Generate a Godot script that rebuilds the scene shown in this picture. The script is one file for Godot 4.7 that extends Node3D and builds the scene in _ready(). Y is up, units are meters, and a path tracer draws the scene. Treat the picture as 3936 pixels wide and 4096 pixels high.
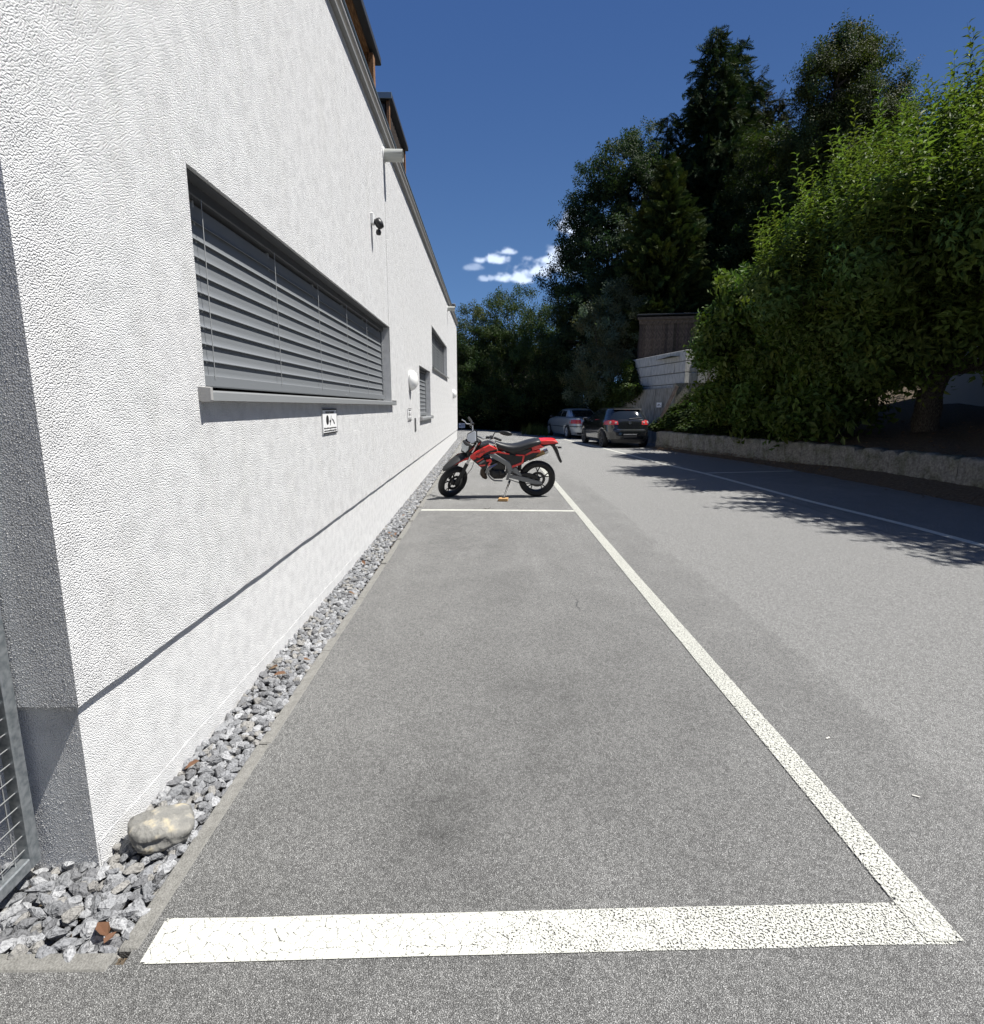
extends Node3D
# A parking bay beside a white rendered building, a red motorbike, two parked cars and a wooded bank.

const SUN := Vector3(0.4685, 0.8815, 0.042)      # towards the sun: high over the wooded bank
const WX := -1.27                                # face of the long rendered wall
const PX := -1.292                               # face of the plinth below it
var M := {}                                      # materials
var RN := RandomNumberGenerator.new()
var names := {}

func _ready() -> void:
	RN.seed = 4711
	camera_and_sky()
	make_materials()
	build_ground()
	build_markings()
	build_building()
	build_gravel()
	build_bank()
	build_walls_behind()
	build_trees()
	build_motorbike()
	build_cars()
	build_small_things()

func camera_and_sky() -> void:
	var cam := Camera3D.new()
	cam.name = "camera"
	cam.fov = 83.86
	cam.near = 0.05
	cam.far = 900.0
	cam.position = Vector3(0, 1.5, 0)
	cam.rotation = Vector3(deg_to_rad(-10.437), deg_to_rad(-0.371), 0)
	add_child(cam)
	cam.current = true
	var sky_mat := ProceduralSkyMaterial.new()
	sky_mat.sky_top_color = Color(0.026, 0.064, 0.185).linear_to_srgb()
	sky_mat.sky_horizon_color = Color(0.112, 0.228, 0.42).linear_to_srgb()
	sky_mat.sky_curve = 0.17
	sky_mat.ground_bottom_color = Color(0.05, 0.05, 0.045).linear_to_srgb()
	sky_mat.ground_horizon_color = Color(0.09, 0.11, 0.12).linear_to_srgb()
	sky_mat.sun_angle_max = 12.0
	sky_mat.sun_curve = 0.08
	sky_mat.sky_cover = cloud_cover()
	var sky := Sky.new()
	sky.sky_material = sky_mat
	var env := Environment.new()
	env.background_mode = Environment.BG_SKY
	env.sky = sky
	env.tonemap_mode = Environment.TONE_MAPPER_LINEAR
	env.tonemap_exposure = 1.62
	env.sdfgi_enabled = true
	env.ssao_enabled = true
	env.ssil_enabled = true
	var we := WorldEnvironment.new()
	we.name = "world_environment"
	we.environment = env
	add_child(we)
	var sun := DirectionalLight3D.new()
	sun.name = "sun"
	sun.light_energy = 1.6
	sun.light_color = Color(1.0, 0.988, 0.963)
	sun.light_angular_distance = 0.53
	sun.shadow_enabled = true
	sun.basis = Basis.looking_at(-SUN.normalized(), Vector3(0, 0, 1))
	add_child(sun)

func cloud_cover() -> ImageTexture:
	# A few small fair-weather clouds low in the sky beyond the trees; laid out by azimuth and elevation.
	var w := 4096
	var h := 2048
	var im := Image.create(w, h, false, Image.FORMAT_RGBA8)
	var n := FastNoiseLite.new()
	n.seed = 9
	n.frequency = 0.045
	n.fractal_octaves = 6
	n.fractal_gain = 0.5
	# azimuth (degrees right of -z), elevation, half sizes in degrees, strength
	var puffs := [[0.5, 13.4, 2.0, 0.6, 1.0], [1.8, 14.1, 1.3, 0.5, 0.9], [-1.4, 12.7, 1.1, 0.5, 0.4], [-0.2, 11.85, 1.0, 0.4, 0.6], [2.6, 11.8, 2.2, 0.9, 1.2], [4.6, 12.5, 2.8, 1.3, 1.4], [7.2, 13.0, 3.2, 1.9, 1.4], [8.6, 15.8, 2.4, 2.0, 1.2], [11.5, 15.0, 3.4, 2.0, 1.2], [-62, 17.0, 9.0, 1.8, 1.1], [-75, 20.0, 7.0, 1.6, 1.0], [-140, 14.0, 10.0, 2.0, 1.1], [75, 15.0, 9.0, 1.9, 1.1], [120, 18.0, 8.0, 1.7, 1.0], [170, 20.0, 9.0, 1.6, 1.0]]
	for p in puffs:
		var x0 := int((fposmod(p[0] - p[2] * 1.6, 360.0)) / 360.0 * w)
		var cw := int(p[2] * 3.2 / 360.0 * w)
		var ch := int(p[3] * 4.0 / 180.0 * h)
		var y0 := int((90.0 - p[1] - p[3] * 2.0) / 180.0 * h)
		for j in ch:
			for i in cw:
				var x := (x0 + i) % w
				var y := y0 + j
				var du: float = (i / float(cw) - 0.5) * 3.2
				var dv: float = (j / float(ch) - 0.5) * 4.0
				if dv > 0:
					dv *= 1.5
				var body: float = 1.0 - sqrt(du * du + dv * dv)
				var k: float = clampf((body * 1.05 + n.get_noise_2d(x * 0.95, y * 1.5) * 1.0 - 0.02) * 1.25, 0.0, 1.0) * clampf(body * 2.5 + 0.4, 0.0, 1.0)
				k = k * k * (3 - 2 * k) * minf(p[4], 1.0)
				if k <= 0.004:
					continue
				var old := im.get_pixel(x, y).a
				var a := maxf(old, k)
				im.set_pixel(x, y, Color(0.72, 0.73, 0.74, a))
	return ImageTexture.create_from_image(im)

# ---------------------------------------------------------------- helpers
func numbered(called: String) -> String:
	var k: int = names.get(called, 0)
	names[called] = k + 1
	return called if k == 0 else "%s_%03d" % [called, k]

func tag(o: Node, label := "", category := "", group := "", kind := "") -> void:
	if label: o.set_meta("label", label)
	if category: o.set_meta("category", category)
	if group: o.set_meta("group", group)
	if kind: o.set_meta("kind", kind)

func thing(called: String, label: String, category: String, at := Vector3.ZERO, group := "") -> Node3D:
	var o := Node3D.new()
	o.name = numbered(called)
	o.position = at
	tag(o, label, category, group)
	add_child(o)
	return o

func part(parent: Node, called: String, mesh: Mesh, mat: Material, xf := Transform3D(), kind := "") -> MeshInstance3D:
	var o := MeshInstance3D.new()
	o.name = numbered(called) if parent == self else called
	o.mesh = mesh
	o.material_override = mat
	o.transform = xf
	if kind: o.set_meta("kind", kind)
	parent.add_child(o, true)
	return o

func struct(called: String, mesh: Mesh, mat: Material) -> MeshInstance3D:
	return part(self, called, mesh, mat, Transform3D(), "structure")

func many(parent: Node, called: String, mesh: Mesh, mat: Material, xfs: Array, cols := []) -> MultiMeshInstance3D:
	var mm := MultiMesh.new()
	mm.transform_format = MultiMesh.TRANSFORM_3D
	mm.use_colors = cols.size() > 0
	mm.mesh = mesh
	mm.instance_count = xfs.size()
	for i in xfs.size():
		mm.set_instance_transform(i, xfs[i])
		if cols.size() > 0:
			mm.set_instance_color(i, cols[i])
	var o := MultiMeshInstance3D.new()
	o.name = numbered(called) if parent == self else called
	o.multimesh = mm
	o.material_override = mat
	o.set_meta("kind", "stuff")
	parent.add_child(o, true)
	return o

func rf(a: float, b: float) -> float:
	return RN.randf_range(a, b)

func gy(x: float, z: float) -> float:
	# the asphalt rises gently towards the far end of the wall
	var s := clampf((-z - 5.0) / 19.0, 0.0, 1.0) * 0.2
	return s * smoothstep(0.0, 1.0, clampf((3.5 - x) / 4.5, 0.0, 1.0))

class MB:
	# collects triangles; smooth group -1 is flat shading
	var st := SurfaceTool.new()
	var g := -1
	var col := Color.WHITE
	var colored := false
	func _init(colored_ := false) -> void:
		st.begin(Mesh.PRIMITIVE_TRIANGLES)
		colored = colored_
	func v(p: Vector3, uv := Vector2.ZERO) -> void:
		if colored: st.set_color(col)
		st.set_uv(uv)
		st.set_smooth_group(g)
		st.add_vertex(p)
	func tri(a: Vector3, b: Vector3, c: Vector3) -> void:
		v(a); v(b); v(c)
	func quad(a: Vector3, b: Vector3, c: Vector3, d: Vector3) -> void:
		tri(a, b, c); tri(a, c, d)
	func quad_uv(a: Vector3, b: Vector3, c: Vector3, d: Vector3, u0: Vector2, u1: Vector2, u2: Vector2, u3: Vector2) -> void:
		v(a, u0); v(b, u1); v(c, u2); v(a, u0); v(c, u2); v(d, u3)
	func box(c: Vector3, s: Vector3, bev := 0.0, b := Basis()) -> void:
		var old := g
		g = -1
		var h := s * 0.5
		if bev <= 0.0:
			var p := []
			for k in 8:
				p.append(c + b * Vector3(h.x * (1 if k & 1 else -1), h.y * (1 if k & 2 else -1), h.z * (1 if k & 4 else -1)))
			quad(p[0], p[1], p[3], p[2]); quad(p[5], p[4], p[6], p[7])
			quad(p[4], p[0], p[2], p[6]); quad(p[1], p[5], p[7], p[3])
			quad(p[2], p[3], p[7], p[6]); quad(p[4], p[5], p[1], p[0])
		else:
			var e := minf(bev, minf(h.x, minf(h.y, h.z)) * 0.9)
			var q := {}
			for k in 8:
				var sg := Vector3(1 if k & 1 else -1, 1 if k & 2 else -1, 1 if k & 4 else -1)
				for a in 3:
					var t := h - Vector3(e, e, e)
					t[a] = h[a]
					q[k * 3 + a] = c + b * (t * sg)
			for a in 3:
				var i := (a + 1) % 3
				var j := (a + 2) % 3
				for sgn in 2:
					var base := (1 << a) if sgn else 0
					quad(q[base * 3 + a], q[(base | (1 << i)) * 3 + a], q[(base | (1 << i) | (1 << j)) * 3 + a], q[(base | (1 << j)) * 3 + a])
			for a in 3:
				var i := (a + 1) % 3
				var j := (a + 2) % 3
				for si in 2:
					for sj in 2:
						var k0 := ((1 << i) if si else 0) | ((1 << j) if sj else 0)
						var k1 := k0 | (1 << a)
						quad(q[k0 * 3 + i], q[k1 * 3 + i], q[k1 * 3 + j], q[k0 * 3 + j])
			for k in 8:
				tri(q[k * 3], q[k * 3 + 1], q[k * 3 + 2])
		g = old
	func rings(r: Array, closed := true, caps := true) -> void:
		# r: array of PackedVector3Array with the same count
		var m: int = r[0].size()
		for k in r.size() - 1:
			for i in (m if closed else m - 1):
				var j := (i + 1) % m
				quad(r[k][i], r[k + 1][i], r[k + 1][j], r[k][j])
		if caps and closed:
			var old := g
			g = -1
			for e in 2:
				var rr: PackedVector3Array = r[0] if e == 0 else r[r.size() - 1]
				var c := Vector3.ZERO
				for p in rr: c += p
				c /= m
				for i in m:
					var j := (i + 1) % m
					if e == 0: tri(c, rr[i], rr[j])
					else: tri(c, rr[j], rr[i])
			g = old
	func tube(pts: Array, rad: Array, n := 8, caps := true) -> void:
		var old := g
		g = 1
		var rr := []
		var up := Vector3(0, 1, 0)
		for k in pts.size():
			var d: Vector3 = (pts[mini(k + 1, pts.size() - 1)] - pts[maxi(k - 1, 0)]).normalized()
			if k == 0:
				up = Vector3(0, 1, 0) if absf(d.y) < 0.9 else Vector3(1, 0, 0)
			var sx := d.cross(up).normalized()
			up = sx.cross(d).normalized()
			var ring := PackedVector3Array()
			var r: float = rad[mini(k, rad.size() - 1)]
			for i in n:
				var a := TAU * i / n
				ring.append(pts[k] + (sx * cos(a) + up * sin(a)) * r)
			rr.append(ring)
		rings(rr, true, caps)
		g = old
	func lathe(prof: Array, n: int, xf := Transform3D(), smooth := true) -> void:
		# prof: [radius, height along local y]
		var old := g
		g = 1 if smooth else -1
		var rr := []
		for p in prof:
			var ring := PackedVector3Array()
			for i in n:
				var a := TAU * i / n
				ring.append(xf * Vector3(cos(a) * p[0], p[1], sin(a) * p[0]))
			rr.append(ring)
		rings(rr, true, false)
		g = old
	func prism(poly: PackedVector2Array, w0: float, w1: float, bev := 0.0, xf := Transform3D()) -> void:
		# polygon in local xy, from z = w0 to z = w1, edges chamfered
		var old := g
		g = -1
		if Geometry2D.is_polygon_clockwise(poly):
			poly.reverse()
		var inner := poly
		if bev > 0.0:
			var o := Geometry2D.offset_polygon(poly, -bev, Geometry2D.JOIN_MITER)
			if o.size() == 1 and o[0].size() == poly.size():
				inner = match_start(poly, o[0])
			else:
				bev = 0.0
		var idx := Geometry2D.triangulate_polygon(inner)
		var zb := bev
		for e in 2:
			var z := w1 if e else w0
			for k in range(0, idx.size(), 3):
				var a := xf * Vector3(inner[idx[k]].x, inner[idx[k]].y, z)
				var b := xf * Vector3(inner[idx[k + 1]].x, inner[idx[k + 1]].y, z)
				var c := xf * Vector3(inner[idx[k + 2]].x, inner[idx[k + 2]].y, z)
				if e: tri(a, c, b)
				else: tri(a, b, c)
		var n := poly.size()
		for i in n:
			var j := (i + 1) % n
			var p0 := xf * Vector3(poly[i].x, poly[i].y, w0 + zb)
			var p1 := xf * Vector3(poly[j].x, poly[j].y, w0 + zb)
			var p2 := xf * Vector3(poly[j].x, poly[j].y, w1 - zb)
			var p3 := xf * Vector3(poly[i].x, poly[i].y, w1 - zb)
			quad(p0, p1, p2, p3)
			if bev > 0.0:
				quad(xf * Vector3(inner[i].x, inner[i].y, w0), xf * Vector3(inner[j].x, inner[j].y, w0), p1, p0)
				quad(p3, p2, xf * Vector3(inner[j].x, inner[j].y, w1), xf * Vector3(inner[i].x, inner[i].y, w1))
		g = old
	static func match_start(a: PackedVector2Array, b: PackedVector2Array) -> PackedVector2Array:
		var best := 0
		var bd := 1e9
		for k in b.size():
			var s := 0.0
			for i in a.size():
				s += a[i].distance_squared_to(b[(i + k) % b.size()])
			if s < bd:
				bd = s
				best = k
		var r := PackedVector2Array()
		for i in a.size():
			r.append(b[(i + best) % b.size()])
		return r
	func done() -> ArrayMesh:
		st.generate_normals()
		return st.commit()

func boxm(s: Vector3, bev := 0.0) -> ArrayMesh:
	var b := MB.new()
	b.box(Vector3.ZERO, s, bev)
	return b.done()

func at(p: Vector3, b := Basis()) -> Transform3D:
	return Transform3D(b, p)

# put a box part in world or parent axes
func bpart(parent: Node, called: String, c: Vector3, s: Vector3, mat: Material, bev := 0.0, b := Basis()) -> MeshInstance3D:
	return part(parent, called, boxm(s, bev), mat, Transform3D(b, c))

# ---------------------------------------------------------------- materials
func noise(freq: float, type := FastNoiseLite.TYPE_SIMPLEX_SMOOTH, oct := 4, sd := 1) -> FastNoiseLite:
	var n := FastNoiseLite.new()
	n.noise_type = type
	n.frequency = freq
	n.fractal_octaves = oct
	if oct <= 1:
		n.fractal_type = FastNoiseLite.FRACTAL_NONE
	n.seed = sd
	return n

func seamless(n: FastNoiseLite, w: int, h: int) -> PackedByteArray:
	return n.get_seamless_image(w, h, false, false, 0.1, true).get_data()

func grainy(n: FastNoiseLite, w: int, h: int) -> PackedByteArray:
	return n.get_image(w, h, false, false, true).get_data()

func grey_tex(a: PackedByteArray, w: int, h: int) -> ImageTexture:
	return ImageTexture.create_from_image(Image.create_from_data(w, h, false, Image.FORMAT_L8, a))

func rgb_tex(a: PackedByteArray, w: int, h: int) -> ImageTexture:
	return ImageTexture.create_from_image(Image.create_from_data(w, h, false, Image.FORMAT_RGB8, a))

# a tinted, mottled texture: two greys of noise mixed between colours given as linear base colours
func mottled(n1: PackedByteArray, n2: PackedByteArray, w: int, h: int, a: Color, b: Color, c: Color, k2 := 0.5) -> ImageTexture:
	var lut := PackedByteArray()
	lut.resize(256 * 3)
	for i in 256:
		var t := i / 255.0
		var q := (a.lerp(b, t * 2.0) if t < 0.5 else b.lerp(c, t * 2.0 - 1.0)).linear_to_srgb()
		lut[i * 3] = q.r8
		lut[i * 3 + 1] = q.g8
		lut[i * 3 + 2] = q.b8
	var o := PackedByteArray()
	o.resize(w * h * 3)
	for i in w * h:
		var t := clampi(int((n1[i] * (1.0 - k2) + n2[i] * k2 - 128.0) * 1.6 + 128.0), 0, 255)
		o[i * 3] = lut[t * 3]
		o[i * 3 + 1] = lut[t * 3 + 1]
		o[i * 3 + 2] = lut[t * 3 + 2]
	return rgb_tex(o, w, h)

func mat(called: String, c: Color, rough := 0.8, metal := 0.0) -> StandardMaterial3D:
	var m := StandardMaterial3D.new()
	m.resource_name = called
	m.albedo_color = c.linear_to_srgb()
	m.roughness = rough
	m.metallic = metal
	M[called] = m
	return m

func tri_map(m: StandardMaterial3D, period: Vector3, world := true) -> void:
	m.uv1_triplanar = true
	m.uv1_world_triplanar = world
	m.uv1_triplanar_sharpness = 8.0
	m.uv1_scale = Vector3.ONE / period

func relief(m: StandardMaterial3D, tex: Texture2D, cm: float) -> void:
	m.heightmap_enabled = true
	m.heightmap_texture = tex
	m.heightmap_scale = cm

func stained(m: StandardMaterial3D) -> void:
	# faint rain streaks and dust on the plaster, at a scale of its own
	var a := seamless(noise(0.011, FastNoiseLite.TYPE_SIMPLEX_SMOOTH, 5, 83), 512, 512)
	m.detail_enabled = true
	m.detail_albedo = mottled(a, a, 512, 512, Color(0.955, 0.953, 0.948), Color(0.992, 0.992, 0.991), Color(1, 1, 1), 0.5)
	m.detail_blend_mode = BaseMaterial3D.BLEND_MODE_MUL
	m.detail_uv_layer = BaseMaterial3D.DETAIL_UV_2
	m.uv2_triplanar = true
	m.uv2_world_triplanar = true
	m.uv2_triplanar_sharpness = 8.0
	m.uv2_scale = Vector3(1.0 / 1.7, 1.0 / 7.0, 1.0 / 1.7)

func make_materials() -> void:
	# rendered plaster: trowelled grains about 5 mm across
	var w := 1024
	var gn := noise(0.15, FastNoiseLite.TYPE_CELLULAR, 1, 3)
	gn.cellular_return_type = FastNoiseLite.RETURN_DISTANCE
	gn.cellular_jitter = 1.0
	var p1 := grainy(gn, w, w)
	var p2 := grainy(noise(0.05, FastNoiseLite.TYPE_PERLIN, 3, 5), w, w)
	var ph := PackedByteArray()
	ph.resize(w * w)
	for i in w * w:
		ph[i] = clampi(int(minf((255 - p1[i]) * 0.9 + p2[i] * 0.25 - 30, 190.0) * 1.3), 0, 255)
	var plaster_h := grey_tex(ph, w, w)
	var soft := seamless(noise(0.006, FastNoiseLite.TYPE_SIMPLEX_SMOOTH, 5, 8), w, w)
	var soft2 := seamless(noise(0.03, FastNoiseLite.TYPE_SIMPLEX_SMOOTH, 4, 18), w, w)
	var plaster_c := mottled(soft, ph, w, w, Color(0.50, 0.50, 0.50), Color(0.64, 0.64, 0.64), Color(0.72, 0.72, 0.718), 0.5)
	var pm := mat("plaster", Color.WHITE, 0.92)
	pm.albedo_texture = plaster_c
	relief(pm, plaster_h, 0.62)
	tri_map(pm, Vector3(0.8, 0.8, 0.8))
	stained(pm)
	var pf := mat("plinth_plaster", Color.WHITE, 0.92)
	pf.albedo_texture = plaster_c
	relief(pf, plaster_h, 0.4)
	tri_map(pf, Vector3(0.7, 0.7, 0.7))
	mat("plaster_smooth", Color(0.62, 0.62, 0.615), 0.9)
	# asphalt: stone chips in bitumen
	var aw := 2048
	var chips := noise(0.105, FastNoiseLite.TYPE_CELLULAR, 1, 21)
	chips.cellular_return_type = FastNoiseLite.RETURN_CELL_VALUE
	chips.cellular_jitter = 1.0
	var edges := noise(0.105, FastNoiseLite.TYPE_CELLULAR, 1, 21)
	edges.cellular_return_type = FastNoiseLite.RETURN_DISTANCE2_SUB
	edges.cellular_jitter = 1.0
	var c1 := grainy(chips, aw, aw)
	var c2 := grainy(edges, aw, aw)
	var c4 := grainy(noise(0.17, FastNoiseLite.TYPE_SIMPLEX_SMOOTH, 2, 27), aw, aw)
	var c3 := seamless(noise(0.012, FastNoiseLite.TYPE_SIMPLEX_SMOOTH, 4, 23), aw, aw)
	var lut := PackedFloat32Array()
	for i in 256:
		var t := i / 255.0
		lut.append(0.60 + 0.62 * t)
	var lin8 := PackedByteArray()
	for i in 1024:
		lin8.append(Color(i / 1023.0, 0, 0).linear_to_srgb().r8)
	var ac := PackedByteArray()
	ac.resize(aw * aw * 3)
	var ah := PackedByteArray()
	ah.resize(aw * aw)
	for i in aw * aw:
		var e := minf(c2[i] / 70.0, 1.0)
		var g4 := clampf((c4[i] - 92) / 90.0, 0.0, 1.0)
		var a := (0.12 + 0.40 * g4 * sqrt(g4)) * (lut[c1[i]] * (0.55 + 0.45 * e)) * (0.88 + c3[i] * 0.0010)
		var k := mini(int(a * 1023.0), 1023)
		ac[i * 3] = lin8[k]
		ac[i * 3 + 1] = lin8[mini(int(k * 0.995), 1023)]
		ac[i * 3 + 2] = lin8[mini(int(k * 0.965), 1023)]
		ah[i] = clampi(int(g4 * 150.0 + e * 60.0), 0, 255)
	var am := mat("asphalt", Color.WHITE, 0.88)
	am.albedo_texture = rgb_tex(ac, aw, aw)
	am.vertex_color_use_as_albedo = true
	relief(am, grey_tex(ah, aw, aw), 0.35)
	tri_map(am, Vector3(1.45, 1.45, 1.45))
	# worn road paint: crazed into flakes, worn through to the asphalt in places
	var rw := 1024
	var cr := noise(0.034, FastNoiseLite.TYPE_CELLULAR, 1, 31)
	cr.cellular_return_type = FastNoiseLite.RETURN_DISTANCE2_SUB
	cr.domain_warp_enabled = true
	cr.domain_warp_amplitude = 14.0
	cr.domain_warp_frequency = 0.03
	var k1 := seamless(cr, rw, rw)
	var cr2 := noise(0.06, FastNoiseLite.TYPE_CELLULAR, 1, 33)
	cr2.cellular_return_type = FastNoiseLite.RETURN_DISTANCE2_SUB
	cr2.domain_warp_enabled = true
	cr2.domain_warp_amplitude = 8.0
	cr2.domain_warp_frequency = 0.06
	var k2 := grainy(cr2, rw, rw)
	var k3 := seamless(noise(0.12, FastNoiseLite.TYPE_SIMPLEX_SMOOTH, 3, 35), rw, rw)
	for grade in 2:
		var pa := PackedByteArray()
		pa.resize(rw * rw * 4)
		for i in rw * rw:
			var open: bool = k1[i] < 5 or (k2[i] < (19 if grade else 10) and k3[i] > (96 if grade else 140)) or k3[i] > (176 if grade else 210)
			var b := 176 + (k3[i] >> 4)
			pa[i * 4] = b
			pa[i * 4 + 1] = b
			pa[i * 4 + 2] = b - 8
			pa[i * 4 + 3] = 0 if open else 255
		var rp := mat("worn_paint" if grade else "paint", Color.WHITE, 0.75)
		rp.albedo_texture = ImageTexture.create_from_image(Image.create_from_data(rw, rw, false, Image.FORMAT_RGBA8, pa))
		rp.transparency = BaseMaterial3D.TRANSPARENCY_ALPHA_SCISSOR
		rp.alpha_scissor_threshold = 0.5
		tri_map(rp, Vector3(1.15, 1.15, 1.15))
	# the near cross line: crazed but sound by the kerb, worn to a speckle towards the lane
	var lw2 := 2048
	var lh := 128
	var q1n := cr.get_image(lw2, lh, false, false, true).get_data()
	var q2n := noise(0.13, FastNoiseLite.TYPE_SIMPLEX_SMOOTH, 3, 37).get_image(lw2, lh, false, false, true).get_data()
	var q3n := noise(0.008, FastNoiseLite.TYPE_SIMPLEX_SMOOTH, 3, 38).get_image(lw2, lh, false, false, true).get_data()
	var pl := PackedByteArray()
	pl.resize(lw2 * lh * 4)
	for j in lh:
		for i in lw2:
			var k := j * lw2 + i
			var wear := smoothstep(0.15, 0.8, i / float(lw2) + (q3n[k] - 128) * 0.0016)
			var rim := minf(j, lh - 1 - j) + minf(i, lw2 - 1 - i) * 0.5
			var open: bool = q1n[k] < 5 or q2n[k] > lerpf(224.0, 152.0, wear) or rim < 6.0 - (q2n[k] - 128) * 0.10
			var tone_ := 178 + (q2n[k] >> 4)
			pl[k * 4] = tone_
			pl[k * 4 + 1] = tone_
			pl[k * 4 + 2] = tone_ - 8
			pl[k * 4 + 3] = 0 if open else 255
	var np := mat("near_paint", Color.WHITE, 0.75)
	np.albedo_texture = ImageTexture.create_from_image(Image.create_from_data(lw2, lh, false, Image.FORMAT_RGBA8, pl))
	np.transparency = BaseMaterial3D.TRANSPARENCY_ALPHA_SCISSOR
	np.alpha_scissor_threshold = 0.5
	np.texture_repeat = false
	# concretes, soil, wood, stone
	var s1 := seamless(noise(0.02, FastNoiseLite.TYPE_SIMPLEX_SMOOTH, 6, 41), w, w)
	var s2 := grainy(noise(0.11, FastNoiseLite.TYPE_SIMPLEX_SMOOTH, 3, 43), w, w)
	var gm := mat("kerb_concrete", Color.WHITE, 0.93)
	gm.albedo_texture = mottled(s1, s2, w, w, Color(0.12, 0.117, 0.107), Color(0.185, 0.18, 0.166), Color(0.25, 0.245, 0.228), 0.6)
	relief(gm, grey_tex(s2, w, w), 0.25)
	tri_map(gm, Vector3(0.9, 0.9, 0.9))
	var streak := seamless(noise(0.01, FastNoiseLite.TYPE_SIMPLEX_SMOOTH, 5, 45), w, w)
	var oc := mat("old_concrete", Color.WHITE, 0.95)
	oc.albedo_texture = mottled(s1, streak, w, w, Color(0.13, 0.122, 0.10), Color(0.22, 0.208, 0.175), Color(0.31, 0.296, 0.255), 0.3)
	oc.vertex_color_use_as_albedo = true
	relief(oc, grey_tex(s1, w, w), 1.4)
	tri_map(oc, Vector3(1.3, 1.3, 1.3))
	var bc := mat("block_concrete", Color.WHITE, 0.9)
	bc.albedo_texture = mottled(streak, s1, w, w, Color(0.28, 0.28, 0.262), Color(0.42, 0.415, 0.39), Color(0.52, 0.51, 0.48), 0.3)
	relief(bc, grey_tex(s2, w, w), 0.3)
	tri_map(bc, Vector3(1.2, 4.2, 1.2))
	var pc := mat("panel_concrete", Color.WHITE, 0.92)
	pc.albedo_texture = mottled(streak, s1, w, w, Color(0.13, 0.12, 0.10), Color(0.27, 0.255, 0.22), Color(0.36, 0.345, 0.30), 0.25)
	relief(pc, grey_tex(s1, w, w), 0.8)
	tri_map(pc, Vector3(0.9, 5.5, 0.9))
	var so := mat("soil", Color.WHITE, 1.0)
	so.albedo_texture = mottled(s1, s2, w, w, Color(0.045, 0.034, 0.022), Color(0.10, 0.075, 0.05), Color(0.17, 0.13, 0.088), 0.5)
	relief(so, grey_tex(s2, w, w), 2.0)
	tri_map(so, Vector3(1.5, 1.5, 1.5))
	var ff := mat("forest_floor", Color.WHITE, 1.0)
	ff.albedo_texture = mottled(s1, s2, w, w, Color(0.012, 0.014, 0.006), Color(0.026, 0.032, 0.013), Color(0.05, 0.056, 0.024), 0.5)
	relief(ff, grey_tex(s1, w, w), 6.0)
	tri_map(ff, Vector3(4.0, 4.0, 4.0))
	var grain := seamless(noise(0.03, FastNoiseLite.TYPE_SIMPLEX_SMOOTH, 5, 51), 512, 512)
	var wo := mat("weathered_wood", Color.WHITE, 0.9)
	var ww := mottled(grain, grain, 512, 512, Color(0.045, 0.034, 0.027), Color(0.12, 0.088, 0.066), Color(0.21, 0.165, 0.13), 0.5)
	wo.albedo_texture = ww
	wo.vertex_color_use_as_albedo = true
	relief(wo, grey_tex(grain, 512, 512), 0.4)
	tri_map(wo, Vector3(0.25, 3.0, 0.25))
	var lw := mat("larch_wood", Color.WHITE, 0.7)
	lw.albedo_texture = mottled(grain, grain, 512, 512, Color(0.11, 0.05, 0.018), Color(0.21, 0.10, 0.038), Color(0.30, 0.16, 0.07), 0.5)
	tri_map(lw, Vector3(0.35, 0.35, 3.0))
	var dw := mat("dark_wood", Color.WHITE, 0.85)
	dw.albedo_texture = mottled(grain, grain, 512, 512, Color(0.02, 0.015, 0.012), Color(0.05, 0.036, 0.027), Color(0.09, 0.065, 0.048), 0.5)
	tri_map(dw, Vector3(0.2, 2.0, 0.2))
	var bw := mat("block_wood", Color.WHITE, 0.75)
	bw.albedo_texture = mottled(grain, grain, 512, 512, Color(0.30, 0.16, 0.06), Color(0.42, 0.25, 0.10), Color(0.52, 0.34, 0.16), 0.5)
	tri_map(bw, Vector3(0.3, 0.05, 0.05), false)
	var bk := mat("bark", Color.WHITE, 0.95)
	bk.albedo_texture = mottled(grain, grain, 512, 512, Color(0.03, 0.024, 0.018), Color(0.09, 0.075, 0.058), Color(0.16, 0.14, 0.11), 0.5)
	relief(bk, grey_tex(grain, 512, 512), 2.5)
	tri_map(bk, Vector3(0.4, 1.2, 0.4))
	# broken limestone
	var st1 := seamless(noise(0.035, FastNoiseLite.TYPE_SIMPLEX_SMOOTH, 5, 61), 512, 512)
	var sto := mat("stone", Color.WHITE, 0.85)
	sto.albedo_texture = mottled(st1, st1, 512, 512, Color(0.55, 0.55, 0.56), Color(0.82, 0.82, 0.83), Color(1, 1, 1), 0.5)
	sto.vertex_color_use_as_albedo = true
	relief(sto, grey_tex(st1, 512, 512), 0.5)
	tri_map(sto, Vector3(0.22, 0.22, 0.22), true)
	var bo := mat("boulder", Color.WHITE, 0.8)
	bo.albedo_texture = mottled(s1, st_mix(s2, s1), w, w, Color(0.13, 0.13, 0.125), Color(0.25, 0.24, 0.215), Color(0.44, 0.38, 0.26), 0.3)
	relief(bo, grey_tex(s1, w, w), 1.6)
	tri_map(bo, Vector3(1.7, 2.6, 1.7), false)
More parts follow.
